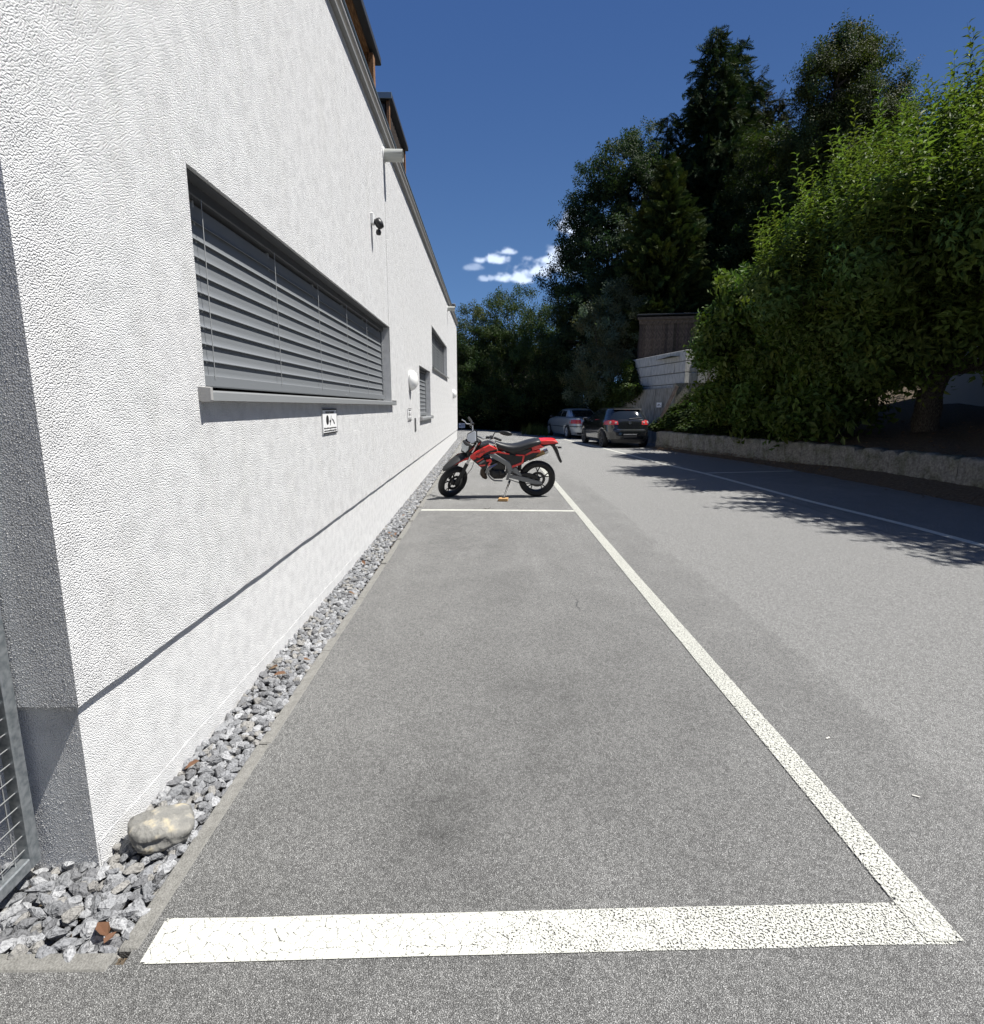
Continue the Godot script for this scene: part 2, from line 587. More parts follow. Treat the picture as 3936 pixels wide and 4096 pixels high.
	for i in 6:
		var q: Color = [Color(0.23, 0.235, 0.242), Color(0.31, 0.315, 0.323), Color(0.40, 0.405, 0.412), Color(0.18, 0.182, 0.188), Color(0.30, 0.29, 0.27), Color(0.26, 0.265, 0.275)][i]
		var sm := sto.duplicate() as StandardMaterial3D
		sm.resource_name = "stone_tone"
		sm.vertex_color_use_as_albedo = false
		sm.albedo_color = q.linear_to_srgb()
		M["stone%d" % i] = sm
	# metals and plastics
	var gz := mat("galvanised", Color.WHITE, 0.45, 0.75)
	gz.albedo_texture = mottled(st1, st1, 512, 512, Color(0.24, 0.265, 0.28), Color(0.33, 0.355, 0.37), Color(0.42, 0.44, 0.455), 0.5)
	tri_map(gz, Vector3(0.5, 0.5, 0.5))
	mat("wire", Color(0.42, 0.43, 0.43), 0.45, 0.7)
	mat("slat_paint", Color(0.175, 0.185, 0.195), 0.45)
	mat("sill_paint", Color(0.25, 0.26, 0.265), 0.4)
	mat("sill_cap", Color(0.36, 0.355, 0.345), 0.5)
	mat("cord", Color(0.34, 0.35, 0.35), 0.7)
	mat("window_frame", Color(0.06, 0.062, 0.066), 0.5)
	var wg := mat("window_glass", Color(0.02, 0.025, 0.03), 0.06)
	wg.metallic_specular = 0.6
	mat("coping", Color(0.40, 0.385, 0.36), 0.45, 0.2)
	mat("coping_top", Color(0.17, 0.22, 0.26), 0.4, 0.4)
	mat("rubber", Color(0.012, 0.012, 0.012), 0.8)
	mat("eaves_metal", Color(0.20, 0.20, 0.195), 0.6)
	mat("roof_sheet", Color(0.045, 0.047, 0.05), 0.5, 0.2)
	mat("pipe", Color(0.37, 0.38, 0.36), 0.55, 0.2)
	mat("lamp_glass", Color(0.82, 0.82, 0.80), 0.25)
	mat("lamp_base", Color(0.75, 0.75, 0.74), 0.5)
	mat("sign_white", Color(0.80, 0.80, 0.80), 0.4)
	mat("sign_black", Color(0.015, 0.015, 0.016), 0.5)
	mat("sign_blue", Color(0.05, 0.09, 0.22), 0.5)
	mat("dark_plastic", Color(0.014, 0.014, 0.015), 0.42)
	mat("slate", Color(0.07, 0.072, 0.075), 0.6)
	mat("house_wall", Color(0.36, 0.35, 0.33), 0.9)
	var lf := mat("leaf", Color.WHITE, 0.58)
	lf.vertex_color_use_as_albedo = true
	lf.metallic_specular = 0.3
	lf.backlight_enabled = true
	lf.backlight = Color(0.62, 0.72, 0.30).linear_to_srgb()
	var nd := mat("needle", Color.WHITE, 0.6)
	nd.vertex_color_use_as_albedo = true
	nd.metallic_specular = 0.15
	nd.backlight_enabled = true
	nd.backlight = Color(0.25, 0.28, 0.12).linear_to_srgb()
	var dl := mat("dry_leaf", Color(0.13, 0.055, 0.026), 0.8)
	dl.backlight_enabled = true
	dl.backlight = Color(0.4, 0.3, 0.2).linear_to_srgb()
	var dls := mat("dry_leaves", Color.WHITE, 0.85)
	dls.vertex_color_use_as_albedo = true
	mat("paper", Color(0.62, 0.60, 0.55), 0.8)

func st_mix(a: PackedByteArray, b: PackedByteArray) -> PackedByteArray:
	var o := PackedByteArray()
	o.resize(a.size())
	for i in a.size():
		o[i] = absi(a[i] - 128) * 0.7 + absi(b[i] - 128) * 1.3
	return o

# ---------------------------------------------------------------- ground and markings
func lw(z: float) -> float:
	# face of the low retaining wall along the right-hand bays
	var t := [[-2.0, 8.2], [-9.4, 8.2], [-10.8, 8.18], [-12.8, 8.02], [-14.3, 7.7], [-16.7, 7.18], [-18.4, 6.72], [-20.9, 6.22], [-22.5, 5.95]]
	for i in t.size() - 1:
		if z <= t[i][0] and z >= t[i + 1][0]:
			return lerpf(t[i][1], t[i + 1][1], (z - t[i][0]) / (t[i + 1][0] - t[i][0]))
	return 8.2 if z > -2.0 else 5.95

func steps(list: Array) -> PackedFloat32Array:
	# [start, [end, step], [end, step] ...]
	var o := PackedFloat32Array()
	var a: float = list[0]
	o.append(a)
	for k in range(1, list.size()):
		var n := maxi(1, int(round(absf(list[k][0] - a) / list[k][1])))
		for i in n:
			o.append(lerpf(a, list[k][0], (i + 1.0) / n))
		a = list[k][0]
	return o

func sheet(xs: PackedFloat32Array, zs: PackedFloat32Array, height: Callable, keep = null, color = null) -> ArrayMesh:
	var vs := PackedVector3Array()
	var ns := PackedVector3Array()
	var cs := PackedColorArray()
	var ix := PackedInt32Array()
	for j in zs.size():
		for i in xs.size():
			var x := xs[i]
			var z := zs[j]
			var y: float = height.call(x, z)
			vs.append(Vector3(x, y, z))
			var e := 0.05
			ns.append(Vector3(y - height.call(x + e, z), e, y - height.call(x, z + e)).normalized())
			if color != null:
				var k: float = color.call(x, z)
				cs.append(Color(k, k, k))
	var w := xs.size()
	for j in zs.size() - 1:
		for i in w - 1:
			if keep != null and not keep.call((xs[i] + xs[i + 1]) * 0.5, (zs[j] + zs[j + 1]) * 0.5):
				continue
			var a := j * w + i
			# z runs away from the viewer: clockwise seen from above
			ix.append_array([a, a + w, a + w + 1, a, a + w + 1, a + 1])
	var arr := []
	arr.resize(Mesh.ARRAY_MAX)
	arr[Mesh.ARRAY_VERTEX] = vs
	arr[Mesh.ARRAY_NORMAL] = ns
	arr[Mesh.ARRAY_INDEX] = ix
	if cs.size():
		arr[Mesh.ARRAY_COLOR] = cs
	var m := ArrayMesh.new()
	m.add_surface_from_arrays(Mesh.PRIMITIVE_TRIANGLES, arr)
	return m

func build_ground() -> void:
	var b := MB.new()
	b.quad(Vector3(-400, -0.35, 400), Vector3(-400, -0.35, -400), Vector3(400, -0.35, -400), Vector3(400, -0.35, 400))
	struct("ground", b.done(), M.soil)
	var n1 := noise(0.35, FastNoiseLite.TYPE_SIMPLEX_SMOOTH, 4, 71)
	var n2 := noise(2.2, FastNoiseLite.TYPE_SIMPLEX_SMOOTH, 3, 72)
	var n3 := noise(0.9, FastNoiseLite.TYPE_SIMPLEX_SMOOTH, 2, 73)
	var wear := func(x: float, z: float) -> float:  # wear, joints and stains, with far-end brightening painted in too
		var k := 0.82 + 0.12 * n1.get_noise_2d(x, z * 0.45) + 0.10 * n2.get_noise_2d(x, z * 0.8)
		# the driving lane is polished paler than the bays
		k *= 1.0 + 0.34 * smoothstep(1.78, 2.0, x) * (1.0 - smoothstep(4.4, 5.2, x)) + 0.10 * smoothstep(-4.0, -12.0, z)  # z term paints in the paler look of asphalt at grazing view
		# resurfacing joints
		var j := absf(x - 1.90 - 0.03 * n3.get_noise_1d(z * 2.0))
		k *= 1.0 - 0.20 * exp(-j * j / 0.0012) * (0.6 + 0.6 * n2.get_noise_1d(z * 3.0))
		j = absf(x - 4.83 + 0.02 * (z + 7.0))
		k *= 1.0 - 0.26 * exp(-j * j / 0.0016) * smoothstep(-11.0, -9.0, z)
		# pale scuffs running along the bay
		k *= 1.0 + 0.16 * maxf(0.0, n1.get_noise_2d(x * 9.0, z * 0.7)) * smoothstep(-3.0, -5.5, z) * (1.0 - smoothstep(1.2, 1.9, x))
		# two old cut-out patches in front of the motorbike
		for s in [[-0.55, -6.9, 0.38, 0.85, 0.06], [0.45, -6.6, 0.42, 0.7, -0.05], [-0.1, -5.6, 0.7, 0.25, 0.05]]:
			if absf(x - s[0]) < s[2] and absf(z - s[1]) < s[3]:
				k *= 1.0 + s[4]
		# old oil drips in the bay, broken up by the grain
		for s in [[-0.17, -1.9, 0.22, 0.30], [0.35, -2.6, 0.5, 0.12], [-0.3, -6.2, 0.6, 0.16], [0.2, -4.6, 0.45, 0.10], [-0.6, -7.4, 0.5, 0.14], [0.0, -12.0, 0.6, 0.12], [3.2, -6.6, 0.4, 0.10]]:
			var d: float = (Vector2(x - s[0], (z - s[1]) * 0.7)).length_squared() / (s[2] * s[2])
			if d < 6.0:
				k *= 1.0 - s[3] * exp(-d) * clampf(1.0 + 1.3 * n2.get_noise_2d(x * 2.3 + 9.0, z * 2.3), 0.0, 1.6)
		return k
	var xs := steps([-9.0, [-1.0, 0.5], [1.6, 0.07], [1.78, 0.06], [2.02, 0.02], [4.6, 0.13], [5.0, 0.035], [9.0, 0.2]])
	var zs := steps([7.0, [-1.0, 0.4], [-1.315, 0.08], [-5.0, 0.06], [-12.0, 0.09], [-24.7, 0.14], [-36.0, 0.3]])
	var keep := func(x: float, z: float) -> bool:
		return not (x < -1.0 and z < -1.315 and z > -24.7)
	struct("car_park", sheet(xs, zs, gy, keep, wear), M.asphalt)

func stripe(called: String, pts: Array, width: float, m: Material, label: String, up := 0.003) -> void:
	# a painted line laid along points (x, z), following the ground
	var fine := []
	for k in pts.size() - 1:
		var n := maxi(1, int(pts[k].distance_to(pts[k + 1]) / 0.25))
		for i in n:
			fine.append(pts[k].lerp(pts[k + 1], float(i) / n))
	fine.append(pts[pts.size() - 1])
	var b := MB.new()
	b.g = 1
	var wn := noise(6.0, FastNoiseLite.TYPE_SIMPLEX_SMOOTH, 2, 77)
	var prev := []
	for k in fine.size():
		var d: Vector2 = (fine[mini(k + 1, fine.size() - 1)] - fine[maxi(k - 1, 0)]).normalized()
		var s := Vector2(d.y, -d.x) * width * 0.5
		var a: Vector2 = fine[k] + s * (1.0 + 0.07 * wn.get_noise_2d(fine[k].x, fine[k].y))
		var c: Vector2 = fine[k] - s * (1.0 + 0.07 * wn.get_noise_2d(fine[k].x + 50.0, fine[k].y))
		var row := [Vector3(a.x, gy(a.x, a.y) + up, a.y), Vector3(c.x, gy(c.x, c.y) + up, c.y)]
		if k > 0:
			var u0 := (k - 1.0) / (fine.size() - 1)
			var u1 := float(k) / (fine.size() - 1)
			b.quad_uv(prev[0], prev[1], row[1], row[0], Vector2(u0, 0), Vector2(u0, 1), Vector2(u1, 1), Vector2(u1, 0))
		prev = row
	var o := part(self, called, b.done(), m)
	tag(o, label, "road marking", "", "structure")

func build_markings() -> void:
	stripe("bay_line", [Vector2(-0.958, -1.385), Vector2(1.335, -1.430)], 0.14, M.near_paint, "thick crazed white line across the near end of the empty bay")
	stripe("bay_line", [Vector2(1.298, -1.366), Vector2(1.298, -15.6)], 0.106, M.worn_paint, "long worn white line along the open side of the wall bays", 0.006)
	stripe("bay_line", [Vector2(-0.97, -8.12), Vector2(1.245, -8.12)], 0.105, M.paint, "thin white line across the bays in front of the red motorbike")
	stripe("bay_line", [Vector2(-0.95, -14.9), Vector2(1.245, -14.9)], 0.105, M.worn_paint, "white bay line behind the red motorbike")
	var curve := []
	for p in [[5.5, 6.0], [5.46, -4.6], [5.438, -6.048], [5.399, -7.089], [5.314, -7.981], [5.193, -9.093], [5.098, -10.687], [4.964, -12.931], [4.719, -14.994], [4.479, -18.208], [4.253, -21.223], [3.852, -24.131], [3.548, -27.715], [2.9, -31.0]]:
		curve.append(Vector2(p[0], p[1]))
	stripe("bay_line", curve, 0.125, M.paint, "curving white line along the bays by the shrubs and parked cars")
	stripe("bay_line", [Vector2(5.02, -13.03), Vector2(7.24, -13.45)], 0.10, M.paint, "short white cross line in the shade beside the low wall", 0.006)
	stripe("bay_line", [Vector2(4.43, -19.84), Vector2(5.9, -19.95)], 0.10, M.paint, "short white cross line behind the black hatchback", 0.006)

# ---------------------------------------------------------------- the building
func build_building() -> void:
	var bd := thing("rendered_building", "long white rendered building with grey venetian blinds and a dark plinth shadow line", "building")
	# openings: z near, z far, y low, y high
	var op := [[-2.63, -7.65, 1.57, 2.51], [-13.34, -18.14, 2.40, 3.31], [-10.80, -12.80, 1.30, 2.26]]
	var zn := -1.635
	var zf := -23.8
	var lo := 0.62
	var hi := 4.74
	var zb := [zn, zf]
	var yb := [lo, hi]
	for o in op:
		zb.append_array([o[0], o[1]])
		yb.append_array([o[2], o[3]])
	zb.sort()
	zb.reverse()
	yb.sort()
	var b := MB.new()
	for i in zb.size() - 1:
		for j in yb.size() - 1:
			var cz: float = (zb[i] + zb[i + 1]) * 0.5
			var cy: float = (yb[j] + yb[j + 1]) * 0.5
			var hole := false
			for o in op:
				if cz < o[0] and cz > o[1] and cy > o[2] and cy < o[3]:
					hole = true
			if not hole:
				b.quad(Vector3(WX, yb[j], zb[i]), Vector3(WX, yb[j + 1], zb[i]), Vector3(WX, yb[j + 1], zb[i + 1]), Vector3(WX, yb[j], zb[i + 1]))
	# lower lip over the plinth, trowelled a little unevenly
	var wob := noise(0.8, FastNoiseLite.TYPE_SIMPLEX_SMOOTH, 3, 81)
	var n := 220
	for i in n:
		var z0 := lerpf(zn, zf, float(i) / n)
		var z1 := lerpf(zn, zf, float(i + 1) / n)
		var y0 := 0.586 + 0.007 * wob.get_noise_1d(z0 * 3.0)
		var y1 := 0.586 + 0.007 * wob.get_noise_1d(z1 * 3.0)
		b.quad(Vector3(WX, y0, z0), Vector3(WX, lo, z0), Vector3(WX, lo, z1), Vector3(WX, y1, z1))
		b.quad(Vector3(PX - 0.02, y0, z0), Vector3(WX, y0, z0), Vector3(WX, y1, z1), Vector3(PX - 0.02, y1, z1))
	# near end wall, far end wall, back
	b.quad(Vector3(-8, 0.586, zn), Vector3(-8, 5.2, zn), Vector3(WX, 5.2, zn), Vector3(WX, 0.586, zn))
	b.quad(Vector3(-8, 0.586, zn - 0.03), Vector3(-8, 0.586, zn), Vector3(WX, 0.586, zn), Vector3(WX, 0.586, zn - 0.03))
	b.quad(Vector3(WX, 0.586, zf), Vector3(WX, 4.74, zf), Vector3(-8, 4.74, zf), Vector3(-8, 0.586, zf))
	b.quad(Vector3(-8, 0.3, zf), Vector3(-8, 5.0, zf), Vector3(-8, 5.0, zn), Vector3(-8, 0.3, zn))
	# reveals
	for o in op:
		var d := 0.34
		b.quad(Vector3(WX, o[3], o[0]), Vector3(WX - d, o[3], o[0]), Vector3(WX - d, o[3], o[1]), Vector3(WX, o[3], o[1]))
		b.quad(Vector3(WX, o[2], o[0]), Vector3(WX - d, o[2], o[0]), Vector3(WX - d, o[2], o[1]), Vector3(WX, o[2], o[1]))
		b.quad(Vector3(WX, o[2], o[0]), Vector3(WX - d, o[2], o[0]), Vector3(WX - d, o[3], o[0]), Vector3(WX, o[3], o[0]))
		b.quad(Vector3(WX, o[2], o[1]), Vector3(WX - d, o[2], o[1]), Vector3(WX - d, o[3], o[1]), Vector3(WX, o[3], o[1]))
	part(bd, "wall", b.done(), M.plaster)
	b = MB.new()
	b.quad(Vector3(PX, -0.2, zn - 0.022), Vector3(PX, 0.6, zn - 0.022), Vector3(PX, 0.6, zf + 0.02), Vector3(PX, -0.2, zf + 0.02))
	b.quad(Vector3(-8, -0.2, zn - 0.022), Vector3(-8, 0.6, zn - 0.022), Vector3(PX, 0.6, zn - 0.022), Vector3(PX, -0.2, zn - 0.022))
	b.quad(Vector3(PX, -0.2, zf + 0.02), Vector3(PX, 0.6, zf + 0.02), Vector3(-8, 0.6, zf + 0.02), Vector3(-8, -0.2, zf + 0.02))
	# the sealing coat turned up at the foot of the plinth
	for i in n:
		var z0 := lerpf(zn - 0.03, zf, float(i) / n)
		var z1 := lerpf(zn - 0.03, zf, float(i + 1) / n)
		var y0 := 0.085 + gy(-1.2, z0) + 0.012 * wob.get_noise_1d(z0 * 6.0 + 40.0)
		var y1 := 0.085 + gy(-1.2, z1) + 0.012 * wob.get_noise_1d(z1 * 6.0 + 40.0)
		b.quad(Vector3(PX + 0.0015, -0.2, z0), Vector3(PX + 0.0015, y0, z0), Vector3(PX + 0.0015, y1, z1), Vector3(PX + 0.0015, -0.2, z1))
		b.quad(Vector3(PX, y0, z0), Vector3(PX, y1, z1), Vector3(PX + 0.0015, y1, z1), Vector3(PX + 0.0015, y0, z0))
	part(bd, "plinth", b.done(), M.plinth_plaster)
	# plaster grains standing proud of the near end wall, where the sun only grazes
	var gr := MB.new()
	for q in 4:
		var a0 := TAU * q / 4
		var a1 := TAU * (q + 1) / 4
		gr.tri(Vector3(cos(a0), sin(a0), 0), Vector3(0.1, 0.1, 0.8), Vector3(cos(a1), sin(a1), 0))
	var gm := gr.done()
	var gx := []
	for q in 13000:
		var gxp := WX - rf(0.0, 0.5)
		var gyp := rf(0.0, 2.6)
		var r := rf(0.0006, 0.0018)
		var pl := gyp < 0.575
		gx.append(Transform3D(Basis(Vector3(0, 0, 1), rf(0, TAU)) * Basis.from_scale(Vector3(r, r * rf(0.7, 1.8), r * rf(0.6, 1.2))), Vector3(gxp - (0.024 if pl else 0.0), gyp, zn - (0.022 if pl else 0.0))))
	many(bd, "plaster_grain", gm, M.plaster_smooth, gx)
	# eaves: shadow gap, rounded coping, folded metal edge
	bpart(bd, "drip_strip", Vector3(WX - 0.075, 4.715, -12.7), Vector3(0.24, 0.030, 22.3), M.eaves_metal)
	bpart(bd, "recessed_band", Vector3(WX - 0.13, 4.755, -12.7), Vector3(0.22, 0.05, 22.26), M.eaves_metal)
	b = MB.new()
	b.tube([Vector3(WX + 0.026, 4.805, -1.5), Vector3(WX + 0.026, 4.805, -23.9)], [0.034], 12)
	part(bd, "coping", b.done(), M.coping)
	bpart(bd, "coping_edge", Vector3(WX - 0.03, 4.848, -12.7), Vector3(0.20, 0.018, 22.5), M.coping_top, 0.004)
	b = MB.new()
	b.quad(Vector3(WX - 0.02, 4.86, -1.5), Vector3(-6.5, 6.9, -1.5), Vector3(-6.5, 6.9, -23.9), Vector3(WX - 0.02, 4.86, -23.9))
	b.quad(Vector3(-6.5, 6.9, -1.5), Vector3(-9, 6.9, -1.5), Vector3(-9, 6.9, -23.9), Vector3(-6.5, 6.9, -23.9))
	b.quad(Vector3(-1.3, 4.84, -1.5), Vector3(-9, 4.84, -1.5), Vector3(-9, 6.9, -1.5), Vector3(-6.5, 6.9, -1.5))
	b.quad(Vector3(-1.3, 4.84, -23.9), Vector3(-9, 4.84, -23.9), Vector3(-9, 6.9, -23.9), Vector3(-6.5, 6.9, -23.9))
	part(bd, "roof", b.done(), M.roof_sheet)
	build_dormers(bd)
	window_unit(bd, op[0], 10, [-2.9, -3.83, -4.76, -5.68, -6.59, -7.52], true)
	window_unit(bd, op[1], 10, [-13.6, -14.7, -15.8, -16.9, -17.9], false)
	window_unit(bd, op[2], 10, [-11.0, -12.6], true)
	for z in [-7.62, -18.62]:
		b = MB.new()
		var x1 := WX + 0.235
		var y := 4.515
		b.tube([Vector3(WX - 0.05, y, z), Vector3(x1, y - 0.006, z)], [0.07], 20, false)
		b.tube([Vector3(WX - 0.05, y, z), Vector3(x1, y - 0.006, z)], [0.064], 20, false)
		b.lathe([[0.064, 0], [0.07, 0]], 20, Transform3D(Basis(Vector3(0, 1, 0), Vector3(1, 0, 0), Vector3(0, 0, -1)), Vector3(x1, y - 0.006, z)))
		var sp := part(bd, "roof_spout", b.done(), M.pipe)
		b = MB.new()
		b.lathe([[0.068, 0.0], [0.092, 0.001], [0.085, 0.012], [0.071, 0.014]], 18, Transform3D(Basis(Vector3(0, 1, 0), Vector3(1, 0, 0), Vector3(0, 0, -1)), Vector3(WX, y, z)))
		part(sp, "collar", b.done(), M.plaster_smooth)
	bpart(bd, "movement_joint", Vector3(WX - 0.001, 3.3, -7.60), Vector3(0.004, 2.2, 0.005), M.kerb_concrete)
	# wall lamps
	for q in [[-9.46, 1.925, "round white wall lamp between the large window and the second warning sign"], [-20.93, 1.965, "round white wall lamp near the far corner of the building"]]:
		var l := thing("wall_lamp", q[2], "wall lamp", Vector3(WX, q[1], q[0]), "lamps on the white wall")
		var bx := Basis(Vector3(0, 1, 0), Vector3(1, 0, 0), Vector3(0, 0, -1))
		b = MB.new()
		b.lathe([[0.0, 0.0], [0.150, 0.0], [0.150, 0.022], [0.0, 0.022]], 32, Transform3D(bx, Vector3.ZERO), false)
		part(l, "base", b.done(), M.lamp_base)
		var prof := []
		for k in 11:
			var a := PI / 2 * k / 10.0
			prof.append([0.165 * cos(a), 0.022 + 0.115 * sin(a)])
		prof.push_front([0.150, 0.012])
		b = MB.new()
		b.lathe(prof, 36, Transform3D(bx, Vector3.ZERO))
		part(l, "shade", b.done(), M.lamp_glass)
	# motion sensor lamp
	var s := thing("sensor_light", "small black sensor light on a white bracket high on the wall", "lamp", Vector3(WX, 3.46, -6.68))
	bpart(s, "bracket", Vector3(0.016, 0.05, 0.0), Vector3(0.032, 0.11, 0.09), M.lamp_base, 0.006)
	b = MB.new()
	b.lathe([[0.0, -0.05], [0.034, -0.045], [0.045, 0.0], [0.04, 0.05], [0.0, 0.055]], 14, Transform3D(Basis(Vector3(0, 0, 1), 0.5), Vector3(0.085, 0.0, 0)))
	part(s, "lamp_head", b.done(), M.dark_plastic)
	b = MB.new()
	b.tube([Vector3(0.03, 0.04, 0), Vector3(0.06, 0.03, 0), Vector3(0.08, 0.0, 0)], [0.012], 8)
	part(s, "arm", b.done(), M.dark_plastic)
	b = MB.new()
	b.lathe([[0.0, -0.03], [0.022, -0.026], [0.03, 0.0], [0.022, 0.026], [0.0, 0.03]], 12, Transform3D(Basis(), Vector3(0.075, -0.085, 0)))
	part(s, "sensor", b.done(), M.dark_plastic)
	warning_sign(-4.40, 1.292, "white tow-away warning sign with black bars under the large window")
	warning_sign(-9.09, 1.282, "white tow-away warning sign below the nearer round lamp")
	var vt := thing("wall_slot", "narrow dark upright letter slot plate on the white wall below the lamp", "plate", Vector3(WX, 1.20, -10.02))
	bpart(vt, "plate", Vector3(0.005, 0, 0), Vector3(0.010, 0.225, 0.17), M.slate, 0.003)
	bpart(vt, "rim", Vector3(0.003, -0.118, 0), Vector3(0.006, 0.012, 0.18), M.window_frame, 0.002)

func window_unit(bd: Node, o: Array, slats: int, cords: Array, with_cap: bool) -> void:
	var wn := Node3D.new()
	wn.name = "window"
	bd.add_child(wn, true)
	var z0: float = o[0]
	var z1: float = o[1]
	var y0: float = o[2]
	var y1: float = o[3]
	var zc := (z0 + z1) * 0.5
	var L := absf(z1 - z0)
	# frame and dark glazing behind the blind
	var x := WX - 0.27
	for q in [[Vector3(x, y0 + 0.035, zc), Vector3(0.06, 0.07, L)], [Vector3(x, y1 - 0.035, zc), Vector3(0.06, 0.07, L)], [Vector3(x, (y0 + y1) * 0.5, z0 - 0.035), Vector3(0.06, y1 - y0 - 0.14, 0.07)], [Vector3(x, (y0 + y1) * 0.5, z1 + 0.035), Vector3(0.06, y1 - y0 - 0.14, 0.07)]]:
		bpart(wn, "frame", q[0], q[1], M.window_frame, 0.005)
	bpart(wn, "pane", Vector3(x - 0.01, (y0 + y1) * 0.5, zc), Vector3(0.012, y1 - y0 - 0.1, L - 0.1), M.window_glass)
	# blind: head box, guide rails, curved slats, bottom rail, ladder cords
	var bxp := WX - 0.115
	bpart(wn, "blind_slot", Vector3(WX - 0.115, y1 - 0.004, zc), Vector3(0.19, 0.006, L - 0.01), M.window_frame)
	bpart(wn, "head_box", Vector3(bxp - 0.01, y1 - 0.03, zc), Vector3(0.09, 0.055, L - 0.03), M.window_frame, 0.004)
	for zz in [z0 - 0.02, z1 + 0.02]:
		bpart(wn, "guide_rail", Vector3(bxp, (y0 + y1) * 0.5, zz), Vector3(0.03, y1 - y0 - 0.02, 0.024), M.slat_paint, 0.003)
	var top := y1 - 0.075
	var bot := y0 + 0.075
	var pitch := (top - bot) / slats
	# slat section: steep face, flatter lip folded out along the lower edge
	var prof := [Vector2(-0.0035, 0.0400), Vector2(-0.0025, 0.0420), Vector2(-0.0015, 0.034), Vector2(0.0015, 0.014), Vector2(0.0025, -0.008), Vector2(0.003, -0.030), Vector2(0.0075, -0.0365), Vector2(0.0125, -0.0395), Vector2(0.0138, -0.0420), Vector2(0.0120, -0.0435)]
	var b := MB.new()
	var half := L * 0.5 - 0.036
	for k in prof.size() - 1:
		b.g = 1 if k > 0 and k < prof.size() - 2 else -1
		b.quad(Vector3(prof[k].x, prof[k].y, half), Vector3(prof[k].x, prof[k].y, -half), Vector3(prof[k + 1].x, prof[k + 1].y, -half), Vector3(prof[k + 1].x, prof[k + 1].y, half))
		b.quad(Vector3(prof[k].x, prof[k].y - 0.0012, half), Vector3(prof[k + 1].x, prof[k + 1].y - 0.0012, half), Vector3(prof[k + 1].x, prof[k + 1].y - 0.0012, -half), Vector3(prof[k].x, prof[k].y - 0.0012, -half))
	var slat := b.done()
	for k in slats:
		var jit := rf(-0.02, 0.02)
		part(wn, "slat", slat, M.slat_paint, Transform3D(Basis(Vector3(0, 0, 1), jit), Vector3(bxp, bot + pitch * (k + 0.5), zc)))
	b = MB.new()
	var rail := PackedVector2Array([Vector2(-0.03, -0.006), Vector2(0.028, -0.028), Vector2(0.034, -0.022), Vector2(0.034, 0.026), Vector2(0.026, 0.03), Vector2(-0.03, 0.008)])
	b.prism(rail, -half, half, 0.0, Transform3D(Basis(), Vector3(bxp, bot - 0.022, zc)))
	part(wn, "bottom_rail", b.done(), M.slat_paint)
	for z in cords:
		b = MB.new()
		for s in [-1.0, 1.0]:
			b.tube([Vector3(bxp + 0.036 * s + 0.004, top + 0.02, z), Vector3(bxp + 0.036 * s, bot - 0.01, z)], [0.0022], 5)
		for k in slats:
			b.box(Vector3(bxp - 0.008, bot + pitch * (k + 0.5) + 0.042, z), Vector3(0.02, 0.03, 0.012), 0.002)
		part(wn, "ladder_cord", b.done(), M.cord)
	# sill: sloping top, folded front, end caps
	b = MB.new()
	var sp := PackedVector2Array([Vector2(-0.25, 0.035), Vector2(0.052, 0.0), Vector2(0.052, -0.036), Vector2(0.047, -0.036), Vector2(0.047, -0.008), Vector2(-0.25, 0.027)])
	b.prism(sp, z1 - 0.03, z0 + 0.06, 0.0, Transform3D(Basis(), Vector3(WX, y0 - 0.006, 0)))
	var sill := part(wn, "sill", b.done(), M.sill_paint)
	if with_cap:
		for zz in [z0 + 0.065, z1 - 0.035]:
			var cap := PackedVector2Array([Vector2(-0.02, 0.028), Vector2(0.058, 0.022), Vector2(0.058, -0.034), Vector2(0.05, -0.042), Vector2(0.012, -0.042), Vector2(-0.02, -0.02)])
			b = MB.new()
			b.prism(cap, -0.010, 0.010, 0.003, Transform3D(Basis(), Vector3(WX, y0 - 0.006, zz)))
			part(sill, "end_cap", b.done(), M.sill_cap)

